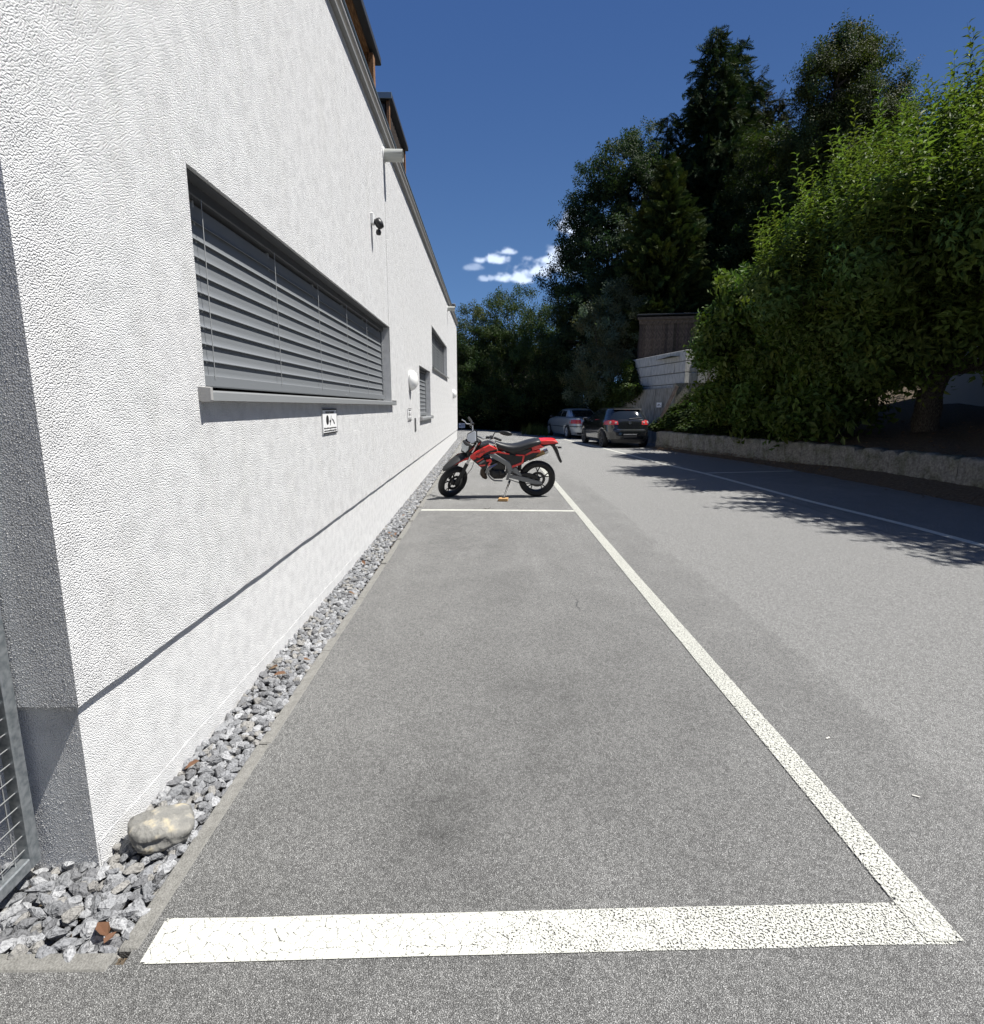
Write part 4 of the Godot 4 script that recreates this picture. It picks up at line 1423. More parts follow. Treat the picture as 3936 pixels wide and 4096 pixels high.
func limb(b: MB, p: Vector3, q: Vector3, r0: float, r1: float, bend := 0.1, n := 6, sides := 6) -> void:
	var pts := []
	var rad := []
	var off := Vector3(rf(-1, 1), rf(-0.3, 0.6), rf(-1, 1)) * p.distance_to(q) * bend
	for k in n + 1:
		var t := float(k) / n
		pts.append(p.lerp(q, t) + off * sin(PI * t) + Vector3(rf(-1, 1), rf(-1, 1), rf(-1, 1)) * r0 * 0.25)
		rad.append(lerpf(r0, r1, t))
	b.tube(pts, rad, sides)

# A broad-leaved tree. lobes: [x, y, z, radius across, radius up, radius deep]; sprays of leaves sit in clumps near the skin of the lobes.
func broadleaf(called: String, label: String, cat: String, foot: Vector3, lobes: Array, o: Dictionary) -> Node3D:
	var t := thing(called, label, cat, foot, o.get("group", ""))
	var wood := MB.new()
	var low := 1e9
	var cen := Vector3.ZERO
	var area := 0.0
	for l in lobes:
		low = minf(low, l[1] - l[4])
		var a: float = l[3] * l[4] + l[3] * l[5] + l[4] * l[5]
		cen += Vector3(l[0], l[1], l[2]) * a
		area += a
	cen /= area
	var r0: float = o.get("trunk", 0.16)
	var fork: Vector3 = Vector3(lerpf(foot.x, cen.x, 0.35), maxf(foot.y + 0.5, lerpf(foot.y, cen.y, 0.35)), lerpf(foot.z, cen.z, 0.35)) - foot
	limb(wood, Vector3(0, -0.15, 0), fork, r0 * 1.15, r0 * 0.8, 0.04, 6, 9)
	var xf := []
	var cs := []
	var n: int = o.n
	var per: int = o.get("per", 9)
	var cr: float = o.get("clump", 0.5)
	var up: float = o.get("up", 0.5)
	var tint: Color = o.tint
	for l in lobes:
		var c := Vector3(l[0], l[1], l[2])
		limb(wood, fork, c - foot, r0 * 0.55, r0 * 0.14, 0.08, 5, 6)
		var a: float = (l[3] * l[4] + l[3] * l[5] + l[4] * l[5]) / area
		var clumps := maxi(3, int(n * a / per))
		for k in clumps:
			var d := Vector3(RN.randfn(), RN.randfn(), RN.randfn()).normalized()
			var rr: float = pow(rf(0.12, 1.0), 0.42) * rf(0.9, 1.10) * o.get("shell", 1.0)
			var p := c + d * Vector3(l[3], l[4], l[5]) * rr
			if p.y < foot.y + 0.15:
				continue
			# skip clumps buried deep inside a neighbouring lobe
			var deep := false
			for m in lobes:
				if m != l and ((p - Vector3(m[0], m[1], m[2])) / Vector3(m[3], m[4], m[5])).length() < 0.5:
					deep = true
			if deep and rf(0, 1) < 0.75:
				continue
			if k % 6 == 0:
				limb(wood, c - foot + (p - c) * 0.15, p - foot, r0 * 0.13, 0.008, 0.1, 4, 4)
			var ct := tone(tint, o.get("vary", 0.22))
			for s in per:
				var q := p + Vector3(RN.randfn(), RN.randfn() * 0.7, RN.randfn()) * cr * 0.5
				var ax := (d + Vector3(0, up, 0) + Vector3(RN.randfn(), RN.randfn(), RN.randfn()) * 0.45).normalized()
				xf.append(Transform3D(toward(ax, rf(0, TAU)).scaled(Vector3.ONE * rf(0.75, 1.25)), q - foot))
				cs.append(tone(ct, 0.15))
	part(t, "trunk", wood.done(), M.bark)
	many(t, "crown", o.mesh, o.get("mat", M.leaf), xf, cs)
	return t

# A conifer. prof: [height, radius] from the tip down.
func conifer(called: String, label: String, foot: Vector3, prof: Array, o: Dictionary) -> Node3D:
	var t := thing(called, label, "tree", foot, o.get("group", ""))
	var wood := MB.new()
	var top: float = prof[0][0]
	var r0: float = o.get("trunk", 0.25)
	limb(wood, Vector3(0, -0.2, 0), Vector3(0, top - foot.y - 0.1, 0), r0, 0.015, 0.004, 10, 8)
	var xf := []
	var cs := []
	var bottom: float = prof[prof.size() - 1][0]
	var y := top
	var step: float = o.get("step", 0.22)
	while y > bottom:
		var R := 0.0
		for k in prof.size() - 1:
			if y <= prof[k][0] and y >= prof[k + 1][0]:
				R = lerpf(prof[k][1], prof[k + 1][1], (prof[k][0] - y) / (prof[k][0] - prof[k + 1][0]))
		var nb := maxi(2, int(o.get("dense", 7.0) * (0.5 + R * 0.55)))
		for j in nb:
			var a := rf(0, TAU)
			var reach: float = R * rf(0.55, 1.22) * (1.0 + 0.18 * sin(y * 2.1 + a * 2.0))
			var out := Vector3(cos(a), 0, sin(a))
			var rise: float = o.get("rise", 0.15)
			var end := Vector3(0, y - foot.y, 0) + out * reach + Vector3(0, rise * reach - 0.30 * reach * reach * o.get("sag", 0.25), 0)
			if j % 3 == 0 and reach > 0.4:
				limb(wood, Vector3(0, y - foot.y, 0), end, 0.022, 0.006, 0.03, 4, 4)
			var ct := tone(o.tint, 0.25)
			var m := maxi(2, int(reach * o.get("along", 5.0)))
			for s in m:
				var f := 1.0 - pow(rf(0, 1), 1.5) * 0.75
				var p := Vector3(0, y - foot.y, 0).lerp(end, f) + Vector3(RN.randfn(), RN.randfn(), RN.randfn()) * 0.09
				var ax: Vector3 = out * o.get("outw", 0.75) + Vector3(0, o.get("hang", -0.55), 0) + Vector3(RN.randfn(), RN.randfn(), RN.randfn()) * 0.35
				var bs := toward(ax, rf(0, TAU))
				xf.append(Transform3D(bs.scaled(Vector3.ONE * rf(0.7, 1.25) * o.get("size", 1.0)), p))
				cs.append(tone(ct, 0.18))
		y -= step
	part(t, "trunk", wood.done(), M.bark)
	many(t, "crown", o.mesh, M.needle, xf, cs)
	return t

func lobes_of(list: Array, deep := 0.9) -> Array:
	# [x, y, z, rx, ry] -> with a depth radius and a little spread in depth
	var out := []
	var k := 0
	for l in list:
		out.append([l[0], l[1], l[2] + [0.0, 0.7, -0.6, 0.3, -0.3][k % 5] * l[3] * 0.6, l[3] * 1.14, l[4] * 1.12, maxf(l[3], l[4]) * deep])
		k += 1
	return out

func build_trees() -> void:
	var twig := twig_mesh(201, 20, 0.45, 0.15, 0.07, 0.16, 0.15)
	var twig_small := twig_mesh(202, 22, 0.42, 0.11, 0.055, 0.15, 0.05)
	var twig_hang := twig_mesh(203, 18, 0.5, 0.14, 0.055, 0.14, 0.7)
	var fan := fan_mesh(204, 22, 0.62, 0.26, 0.5)
	var fan_up := fan_mesh(205, 24, 0.5, 0.2, 0.1)
	var grp := "trees on the wooded slope behind the cars"
	# trees closing the far end of the car park
	var far_l := [[1.67, 6.07, -37.0, 2.2, 2.1], [0.11, 4.6, -37.2, 1.8, 1.9], [3.57, 4.9, -37.0, 2.2, 2.5], [2.01, 3.2, -36.4, 3.4, 2.0], [4.9, 2.8, -36.0, 2.3, 2.0], [-0.9, 2.6, -36.2, 1.4, 1.8], [0.4, 1.6, -35.6, 1.8, 1.3], [2.8, 1.5, -35.4, 2.0, 1.2], [-2.2, 3.2, -37.5, 1.6, 2.2], [-3.5, 1.6, -36.0, 1.6, 1.5]]
	broadleaf("walnut_tree", "broad dark walnut tree closing the far end beyond the motorbike", "tree", Vector3(1.9, 0.2, -36.8), lobes_of(far_l), {"n": 7600, "per": 8, "clump": 0.5, "mesh": twig_hang, "tint": Color(0.046, 0.076, 0.026), "trunk": 0.2, "group": grp, "up": 0.2})
	broadleaf("young_tree", "thin young tree rising above the far corner of the white building", "tree", Vector3(-0.9, 0.1, -35.6), lobes_of([[-0.88, 6.6, -35.5, 0.5, 1.05], [-1.2, 5.25, -35.6, 0.75, 1.1], [-0.2, 5.6, -35.5, 0.6, 0.8], [-1.3, 3.9, -35.5, 0.7, 1.0]]), {"n": 420, "per": 7, "clump": 0.35, "mesh": twig_hang, "tint": Color(0.06, 0.085, 0.035), "trunk": 0.07, "group": grp, "up": 0.3})
	var cher := [[8.04, 14.6, -33.0, 0.95, 1.2], [6.95, 13.6, -33.0, 1.5, 1.4], [6.27, 12.1, -33.0, 1.65, 1.35], [8.17, 11.78, -33.0, 1.7, 2.0], [5.23, 11.15, -33.0, 1.1, 0.8], [5.14, 9.63, -33.0, 1.5, 0.95], [7.2, 9.25, -33.0, 2.2, 2.0], [4.49, 8.4, -33.0, 1.15, 0.85], [6.3, 6.9, -33.0, 2.6, 1.8], [8.9, 7.96, -33.0, 1.5, 2.2], [5.83, 5.04, -33.0, 2.3, 1.8], [7.9, 5.0, -32.4, 1.6, 1.6], [4.6, 3.4, -33.2, 1.6, 1.5]]
	broadleaf("cherry_tree", "tall open-crowned cherry tree with clouds showing through its edge", "tree", Vector3(6.9, 1.2, -33.4), lobes_of(cher, 0.75), {"n": 6500, "per": 7, "clump": 0.42, "mesh": twig, "tint": Color(0.036, 0.062, 0.027), "trunk": 0.24, "group": grp, "up": 0.15})
	broadleaf("hazel_bush", "grey-green hazel bush between the silver car and the shed", "shrub", Vector3(6.0, 1.2, -29.6), lobes_of([[6.27, 6.7, -29.0, 0.65, 0.8], [6.92, 5.67, -29.0, 0.6, 1.15], [5.97, 5.09, -29.0, 1.05, 1.05], [5.15, 5.75, -29.0, 0.7, 0.5], [6.75, 3.9, -29.0, 0.95, 1.1], [5.4, 3.78, -29.0, 0.8, 0.7], [6.1, 2.7, -29.0, 0.9, 0.7], [4.9, 2.4, -29.6, 0.9, 0.8]]), {"n": 1700, "per": 7, "clump": 0.34, "mesh": twig_small, "tint": Color(0.125, 0.15, 0.095), "trunk": 0.09, "group": grp, "up": 0.6})
	# conifers
	conifer("thuja_tree", "tallest dark conifer with a slender drooping top", Vector3(11.7, 4.2, -33.0), [[20.35, 0.06], [19.5, 0.42], [18.4, 0.78], [17.0, 1.25], [14.85, 1.5], [12.4, 1.8], [9.9, 2.0], [7.3, 2.2], [4.9, 2.2]], {"mesh": fan, "tint": Color(0.033, 0.055, 0.023), "group": grp, "dense": 16.0, "size": 0.9})
	conifer("thuja_tree", "second dark conifer spire just behind the tallest one", Vector3(13.5, 4.4, -34.6), [[20.76, 0.06], [19.15, 0.6], [17.3, 1.1], [14.8, 1.5], [11.6, 1.75], [7.6, 1.9], [5.0, 1.9]], {"mesh": fan, "tint": Color(0.030, 0.050, 0.022), "group": grp, "dense": 12.0, "size": 0.9})
	conifer("cypress_tree", "narrow blackish conifer between the cherry and the tallest conifer", Vector3(9.77, 4.2, -34.2), [[16.97, 0.06], [16.2, 0.5], [15.0, 0.85], [12.7, 1.1], [10.1, 1.25], [7.5, 1.3], [5.0, 1.3]], {"mesh": fan, "tint": Color(0.030, 0.042, 0.020), "group": grp, "dense": 7.0})
	conifer("juniper_tree", "bushy olive-green conifer standing right behind the timber shed", Vector3(8.5, 3.5, -29.2), [[12.6, 0.06], [11.4, 0.5], [9.9, 0.98], [8.2, 1.45], [6.5, 1.85], [5.2, 1.9], [3.8, 1.7]], {"mesh": fan_up, "tint": Color(0.042, 0.060, 0.019), "group": grp, "dense": 15.0, "hang": 0.25, "rise": 0.5, "size": 1.1, "along": 6.0})
	conifer("fir_tree", "distant conifer tip showing beside the twin spires", Vector3(15.3, 4.5, -36.2), [[19.7, 0.06], [18.7, 0.45], [17.4, 0.8], [14.8, 1.1], [12.0, 1.3], [8.0, 1.4]], {"mesh": fan, "tint": Color(0.028, 0.036, 0.020), "group": grp, "dense": 11.0})
	conifer("fir_tree", "smallest thin conifer tip left of the tall oak crown", Vector3(16.8, 4.5, -36.4), [[18.9, 0.05], [18.0, 0.34], [16.1, 0.62], [13.4, 0.88], [10.0, 1.1]], {"mesh": fan, "tint": Color(0.030, 0.038, 0.020), "group": grp, "dense": 10.0})
	# broad-leaved trees to the right of the conifers
	broadleaf("oak_tree", "tall oak with a lobed crown and one separate leaning limb", "tree", Vector3(15.6, 3.9, -27.6), lobes_of([[14.97, 15.75, -27.0, 1.1, 1.0], [14.46, 14.57, -27.0, 1.25, 1.25], [15.9, 14.19, -27.0, 1.05, 1.25], [16.1, 15.75, -27.0, 0.5, 0.7], [15.52, 12.83, -27.0, 1.8, 1.6], [14.11, 12.83, -27.0, 1.15, 1.25], [16.71, 12.6, -27.0, 1.1, 1.2], [17.58, 14.3, -27.0, 0.52, 0.9], [17.26, 13.3, -27.0, 0.6, 0.7], [14.05, 11.24, -27.0, 1.4, 1.75], [16.06, 10.95, -27.0, 1.95, 1.75], [14.8, 8.8, -27.2, 1.9, 1.7]]), {"n": 8000, "per": 8, "clump": 0.34, "mesh": twig_small, "tint": Color(0.050, 0.068, 0.020), "trunk": 0.3, "group": grp, "up": 0.3})
	broadleaf("maple_tree", "dark maple filling the gap between conifers and oak above the shed", "tree", Vector3(13.6, 3.9, -30.4), lobes_of([[13.57, 13.2, -30.0, 1.25, 1.4], [14.71, 11.65, -30.0, 1.55, 1.8], [12.94, 10.7, -30.0, 1.5, 1.8], [14.45, 9.14, -30.0, 1.9, 1.9], [12.4, 8.0, -30.0, 1.5, 1.7], [16.0, 9.72, -30.0, 1.4, 1.9], [13.4, 6.2, -29.6, 2.2, 1.7], [11.6, 5.6, -29.0, 1.5, 1.5], [15.6, 6.4, -29.6, 2.0, 1.8]]), {"n": 4800, "per": 8, "clump": 0.42, "mesh": twig, "tint": Color(0.040, 0.060, 0.019), "trunk": 0.24, "group": grp, "up": 0.3})
	# dark undergrowth and more trees deep in the slope, so that no sky shows between the stems
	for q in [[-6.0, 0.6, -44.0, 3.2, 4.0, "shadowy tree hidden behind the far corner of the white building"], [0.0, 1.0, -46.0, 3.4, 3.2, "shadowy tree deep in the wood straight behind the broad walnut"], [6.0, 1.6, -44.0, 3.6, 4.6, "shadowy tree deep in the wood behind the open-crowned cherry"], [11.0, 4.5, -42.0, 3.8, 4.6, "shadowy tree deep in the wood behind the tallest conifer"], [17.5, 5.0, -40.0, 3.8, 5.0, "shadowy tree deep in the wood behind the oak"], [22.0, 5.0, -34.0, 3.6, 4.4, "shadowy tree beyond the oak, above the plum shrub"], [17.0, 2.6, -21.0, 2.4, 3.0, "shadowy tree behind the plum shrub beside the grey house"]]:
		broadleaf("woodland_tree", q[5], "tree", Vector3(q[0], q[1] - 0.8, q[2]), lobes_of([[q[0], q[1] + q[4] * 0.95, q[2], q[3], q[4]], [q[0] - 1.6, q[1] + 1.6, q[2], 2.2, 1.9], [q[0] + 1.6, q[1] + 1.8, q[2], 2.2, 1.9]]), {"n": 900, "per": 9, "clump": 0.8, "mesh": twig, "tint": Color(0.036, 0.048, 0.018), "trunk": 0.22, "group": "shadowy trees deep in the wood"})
	build_near_shrubs()

func build_near_shrubs() -> void:
	var shoot := shoot_mesh(211, 26, 1.05, 0.175, 0.066)
	var twig := twig_mesh(212, 15, 0.5, 0.165, 0.068, 0.18, 0.25)
	var spray := twig_mesh(213, 12, 0.5, 0.21, 0.095, 0.14, 0.75)
	# the big plum shrub over the bays, and its neighbour further along the bank
	var lob := [[6.75, 3.95, -12.9, 0.85, 1.0, 1.1], [7.5, 4.6, -13.1, 1.1, 1.15, 1.3], [8.5, 5.35, -13.2, 1.25, 1.35, 1.4], [9.6, 5.85, -13.0, 1.4, 1.6, 1.5], [10.9, 6.5, -12.9, 1.5, 1.9, 1.7], [8.1, 3.7, -12.3, 1.2, 1.2, 1.2], [9.4, 4.3, -11.9, 1.35, 1.3, 1.3], [10.7, 4.8, -11.6, 1.4, 1.5, 1.4], [9.4, 3.55, -11.9, 1.1, 0.75, 1.1], [7.9, 3.2, -12.9, 0.95, 0.9, 1.0], [10.7, 3.9, -10.8, 1.1, 0.9, 1.1], [12.0, 5.1, -12.5, 1.5, 2.2, 1.8], [7.35, 4.35, -10.9, 0.95, 1.1, 0.95], [8.3, 4.9, -11.2, 1.0, 1.1, 1.0], [8.7, 4.3, -9.9, 1.1, 1.0, 1.2], [10.2, 4.8, -8.9, 1.3, 1.4, 1.3], [9.0, 2.9, -11.4, 0.9, 0.65, 0.8], [8.2, 2.4, -12.4, 0.7, 0.6, 0.8], [11.6, 2.5, -11.6, 0.7, 0.5, 0.7], [8.8, 2.6, -13.4, 1.0, 0.7, 1.0], [11.6, 3.2, -9.8, 1.1, 1.0, 1.2], [12.4, 4.2, -9.0, 1.2, 1.6, 1.5]]
	var big := plum("plum_shrub", "huge bright-green plum shrub with upright shoots on the bank", Vector3(10.2, 0.95, -13.4), lob, 2700, 7600, shoot, twig)
	# heavy crooked trunk and low limbs, part of the same shrub
	var w := MB.new()
	limb(w, Vector3(0, -0.2, 0), Vector3(-0.15, 1.0, 0.25), 0.30, 0.24, 0.08, 6, 10)
	limb(w, Vector3(-0.15, 0.95, 0.25), Vector3(-1.5, 2.1, 0.6), 0.17, 0.09, 0.06, 7, 8)
	limb(w, Vector3(-0.15, 0.95, 0.25), Vector3(0.5, 2.6, 0.4), 0.2, 0.1, 0.08, 7, 8)
	limb(w, Vector3(-1.4, 2.0, 0.6), Vector3(-2.6, 3.6, 0.5), 0.085, 0.04, 0.06, 7, 7)
	part(big, "limb", w.done(), M.bark)
	plum("plum_shrub", "plum shrub at the edge of view shading the nearest bay by the wall", Vector3(10.6, 0.9, -7.2), [[8.55, 5.3, -8.1, 1.05, 1.3, 1.5], [8.9, 5.4, -6.3, 1.05, 1.3, 1.5], [9.5, 4.4, -7.4, 1.2, 1.2, 1.5], [10.0, 6.4, -7.4, 1.4, 1.5, 1.8], [9.3, 5.2, -4.6, 1.0, 1.2, 1.3]], 420, 1900, shoot, twig)
	# drooping large-leaved shrub along the low wall
	var lob2 := [[7.48, 4.2, -17.4, 0.75, 0.85, 1.0], [7.28, 3.3, -17.6, 0.75, 0.8, 0.9], [7.88, 4.55, -16.6, 0.95, 0.8, 1.1], [8.08, 3.3, -16.4, 0.85, 1.0, 1.0], [7.78, 2.0, -17.2, 0.6, 0.9, 0.8], [8.2, 2.3, -15.6, 0.75, 1.1, 0.9], [8.4, 3.6, -15.2, 0.9, 1.0, 0.9], [8.6, 1.75, -14.5, 0.6, 0.75, 0.8], [8.5, 4.6, -15.4, 0.9, 0.8, 1.0], [9.0, 2.6, -14.0, 0.6, 0.8, 0.7], [7.73, 1.35, -16.7, 0.45, 0.6, 0.8], [7.95, 1.25, -14.9, 0.45, 0.6, 0.8], [7.33, 1.7, -18.0, 0.45, 0.7, 0.7], [8.35, 1.15, -13.6, 0.4, 0.5, 0.6]]
	var sh := broadleaf("large_leaved_shrub", "drooping large-leaved shrub hanging over the low wall", "shrub", Vector3(8.7, 0.75, -16.6), lob2, {"n": 3600, "per": 6, "clump": 0.34, "mesh": spray, "tint": Color(0.08, 0.125, 0.026), "trunk": 0.09, "up": 0.1, "vary": 0.3})
	# its largest single leaves
	var lb := MB.new()
	leaf_into(lb, Vector3.ZERO, Vector3(0, 1, 0), Vector3(0, 0, 1), 0.24, 0.115, 0.16, 0.22)
	var big_leaf := lb.done()
	var greens := []
	for k in 5:
		var m := (M.leaf as StandardMaterial3D).duplicate() as StandardMaterial3D
		m.vertex_color_use_as_albedo = false
		m.albedo_color = [Color(0.05, 0.09, 0.018), Color(0.065, 0.11, 0.022), Color(0.04, 0.07, 0.016), Color(0.09, 0.13, 0.03), Color(0.055, 0.08, 0.02)][k].linear_to_srgb()
		greens.append(m)
	for k in 300:
		var l: Array = lob2[k % lob2.size()]
		var d := Vector3(rf(-1.0, 0.35), rf(-0.8, 0.9), rf(-0.2, 1.0)).normalized()
		var p := Vector3(l[0], l[1], l[2]) + d * Vector3(l[3], l[4], l[5]) * rf(0.92, 1.12)
		var ax := (d * 0.5 + Vector3(rf(-0.4, 0.4), -0.8, rf(-0.4, 0.4))).normalized()
		part(sh, "leaf", big_leaf, greens[k % 5], Transform3D(toward(ax, rf(0, TAU)).scaled(Vector3.ONE * rf(0.75, 1.2)), p - sh.position))
	# small self-sown tree by the plank
	broadleaf("sapling", "slender forked sapling with pale leaves in front of the old wall", "tree", Vector3(7.75, 1.35, -20.4), [[7.5, 3.25, -20.3, 0.36, 0.55, 0.4], [7.75, 3.9, -20.3, 0.4, 0.45, 0.4], [7.5, 3.7, -20.2, 0.3, 0.4, 0.35]], {"n": 130, "per": 5, "clump": 0.2, "mesh": spray_small(), "tint": Color(0.10, 0.14, 0.05), "trunk": 0.035, "up": 0.2})
	# creeping ground cover on the steep end of the bank
	var ivy := MB.new()
	for i in 7:
		var a := i * 2.4
		leaf_into(ivy, Vector3(cos(a) * 0.03, 0.03 + 0.012 * i, sin(a) * 0.03), Vector3(cos(a), 0.35, sin(a)), Vector3.UP, 0.085, 0.06, 0.15, 0.3)
	var im := ivy.done()
	var xf := []
	var cs := []
	for i in 3000:
		var z := rf(-15.2, -22.0)
		var d := absf(RN.randfn(0.0, 0.75))
		var x := lw(z) + 0.12 + d
		if x > 9.0: continue
		xf.append(Transform3D(Basis(Vector3(0, 1, 0), rf(0, TAU)) * Basis(Vector3(1, 0, 0), rf(-0.5, 0.5)) * Basis.from_scale(Vector3.ONE * rf(0.7, 1.7)), Vector3(x, bank_y(x, z) + rf(0.0, 0.10), z)))
		cs.append(tone(Color(0.042, 0.066, 0.018), 0.5))
	var gc := many(self, "ground_cover", im, M.leaf, xf, cs)
	tag(gc, "ivy and bramble covering the bank behind the low wall", "ground cover")
	# ivy hanging on the panel wall and the block wall's end
	xf = []
	cs = []
	for i in 2600:
		var t := pow(rf(0, 1), 0.7)
		var z := lerpf(-24.8, -30.5, t)
		var x := lerpf(6.65, 5.7, (z + 24.8) / -5.7) - rf(0.02, 0.35)
		var y := 2.3 - absf(RN.randfn(0, 0.45)) * (0.3 + t * 1.6) + rf(0, 0.5) * t
		xf.append(Transform3D(Basis(Vector3(0, 1, 0), rf(0, TAU)) * Basis(Vector3(0, 0, 1), rf(0.2, 1.2)) * Basis.from_scale(Vector3.ONE * rf(0.8, 1.8)), Vector3(x, maxf(y, 0.2), z)))
		cs.append(tone(Color(0.055, 0.08, 0.022), 0.35))
	for i in 900:
		var z := rf(-26.0, -27.6)
		var y := 2.3 + rf(0, 1.2) * smoothstep(-25.6, -26.8, z)
		xf.append(Transform3D(Basis(Vector3(0, 1, 0), rf(0, TAU)) * Basis(Vector3(0, 0, 1), rf(0.2, 1.2)) * Basis.from_scale(Vector3.ONE * rf(0.8, 1.7)), Vector3(6.62 - rf(0, 0.25), y, z)))
		cs.append(tone(Color(0.05, 0.075, 0.02), 0.35))
	var hv := many(self, "hanging_ivy", im, M.leaf, xf, cs)
	tag(hv, "ivy hanging over the left part of the panel wall", "ivy")
	# dark undergrowth along the far edge of the asphalt
	xf = []
	cs = []
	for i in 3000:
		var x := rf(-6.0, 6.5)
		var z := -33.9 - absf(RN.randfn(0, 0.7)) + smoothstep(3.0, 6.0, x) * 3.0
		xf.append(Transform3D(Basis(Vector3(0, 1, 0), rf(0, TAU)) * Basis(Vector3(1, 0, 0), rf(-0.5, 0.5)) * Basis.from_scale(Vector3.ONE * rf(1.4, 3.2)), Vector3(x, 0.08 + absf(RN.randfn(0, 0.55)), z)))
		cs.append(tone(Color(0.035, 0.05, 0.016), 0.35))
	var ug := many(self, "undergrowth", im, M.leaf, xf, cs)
	tag(ug, "dark undergrowth along the far edge of the asphalt", "undergrowth")
	# grass tuft by the silver car
	var gb := MB.new()
	for i in 26:
		var a := rf(0, TAU)
		var o := Vector3(cos(a), 0, sin(a)) * rf(0.0, 0.10)
		var tip := o * rf(1.5, 4.0) + Vector3(0, rf(0.25, 0.62), 0)
		var sd := Vector3(-sin(a), 0, cos(a)) * 0.008
		gb.tri(o - sd, tip, o + sd)
	var gm := gb.done()
	xf = []
	cs = []
	for i in 60:
		var x := 2.55 + RN.randfn(0, 0.32)
		var z := -30.9 + RN.randfn(0, 0.3)
		xf.append(Transform3D(Basis(Vector3(0, 1, 0), rf(0, TAU)).scaled(Vector3(1, rf(0.7, 1.3), 1)), Vector3(x, 0.0, z)))
		cs.append(tone(Color(0.10, 0.13, 0.04), 0.3))
	var gt := many(self, "tall_grass", gm, M.leaf, xf, cs)
	tag(gt, "clump of tall sunlit grass beside the silver car", "grass")

func spray_small() -> ArrayMesh:
	return twig_mesh(214, 11, 0.36, 0.13, 0.06, 0.10, 0.4)

func plum(called: String, label: String, foot: Vector3, lobes: Array, shoots: int, twigs: int, sm: ArrayMesh, tm: ArrayMesh) -> Node3D:
	var t := broadleaf(called, label, "shrub", foot, lobes, {"n": twigs, "per": 7, "clump": 0.36, "mesh": tm, "tint": Color(0.078, 0.122, 0.028), "trunk": 0.14, "up": 0.4, "vary": 0.3, "group": "plum shrubs on the bank", "shell": 0.84})
	var area := 0.0
	for l in lobes:
		area += l[3] * l[5]
	var xf := []
	var cs := []
	for l in lobes:
		var k := int(shoots * l[3] * l[5] / area)
		for i in k:
			var d := Vector3(RN.randfn(), absf(RN.randfn()) * 0.8 - 0.25, RN.randfn()).normalized()
			var p := Vector3(l[0], l[1], l[2]) + d * Vector3(l[3], l[4], l[5]) * rf(0.70, 1.0)
			var ax := Vector3(d.x * 0.28 + rf(-0.14, 0.14), 1.0, d.z * 0.28 + rf(-0.14, 0.14))
			xf.append(Transform3D(toward(ax, rf(0, TAU)).scaled(Vector3.ONE * (rf(0.6, 1.2) if i % 6 else rf(1.2, 1.7))), p - foot))
			cs.append(tone(Color(0.135, 0.185, 0.042), 0.38))
	many(t, "shoots", sm, M.leaf, xf, cs)
	return t

# ---------------------------------------------------------------- motorbike
# Bike axes: x to the rear, y up, z to the rider's left. Rear tyre touches the ground at the origin.
const STEER := 0.66                                 # turned to the left
const STEER_AT := Vector3(-1.36, 0.28, 0)
const STEER_AX := Vector3(0.42, 0.9075, 0)
const BIKE_K := 3.138

func q1(x: float, y: float) -> Vector2:
	# side elevation measured on a drawing grid of 1055 units per wheelbase
	var t := (1440.0 - x) / 1055.0
	return Vector2(-1.40 * t, (1068.0 + 19.0 * t - y) * 0.00141 * (1.0 - 0.015 * t))

func qb(x: float, y: float) -> Vector2:
	return q1((200.0 + x / 8.559) * BIKE_K, (130.0 + y / 8.559) * BIKE_K)

func qa(x: float, y: float) -> Vector2:
	return q1((50.0 + x / 7.532) * BIKE_K, (y / 7.532) * BIKE_K)

func poly(fn: int, pts: Array) -> PackedVector2Array:
	var o := PackedVector2Array()
	for p in pts:
		o.append(q1(p[0], p[1]) if fn == 1 else (qb(p[0], p[1]) if fn == 2 else qa(p[0], p[1])))
	return o

func v3(p: Vector2, z: float) -> Vector3:
	return Vector3(p.x, p.y, z)

func plate(parent: Node, called: String, m: Material, pg: PackedVector2Array, w0: float, w1: float, bev := 0.006) -> MeshInstance3D:
	var b := MB.new()
	b.prism(pg, w0, w1, bev)
	return part(parent, called, b.done(), m)

func steered() -> Transform3D:
	return Transform3D(Basis(), STEER_AT) * Transform3D(Basis(STEER_AX.normalized(), STEER), Vector3.ZERO) * Transform3D(Basis(), -STEER_AT)

func fs(f: float, y: float, z: float) -> Vector3:
	# a point f metres ahead of the steering axis at height y
	return Vector3(STEER_AT.x + (y - STEER_AT.y) * 0.463 - f, y, z)

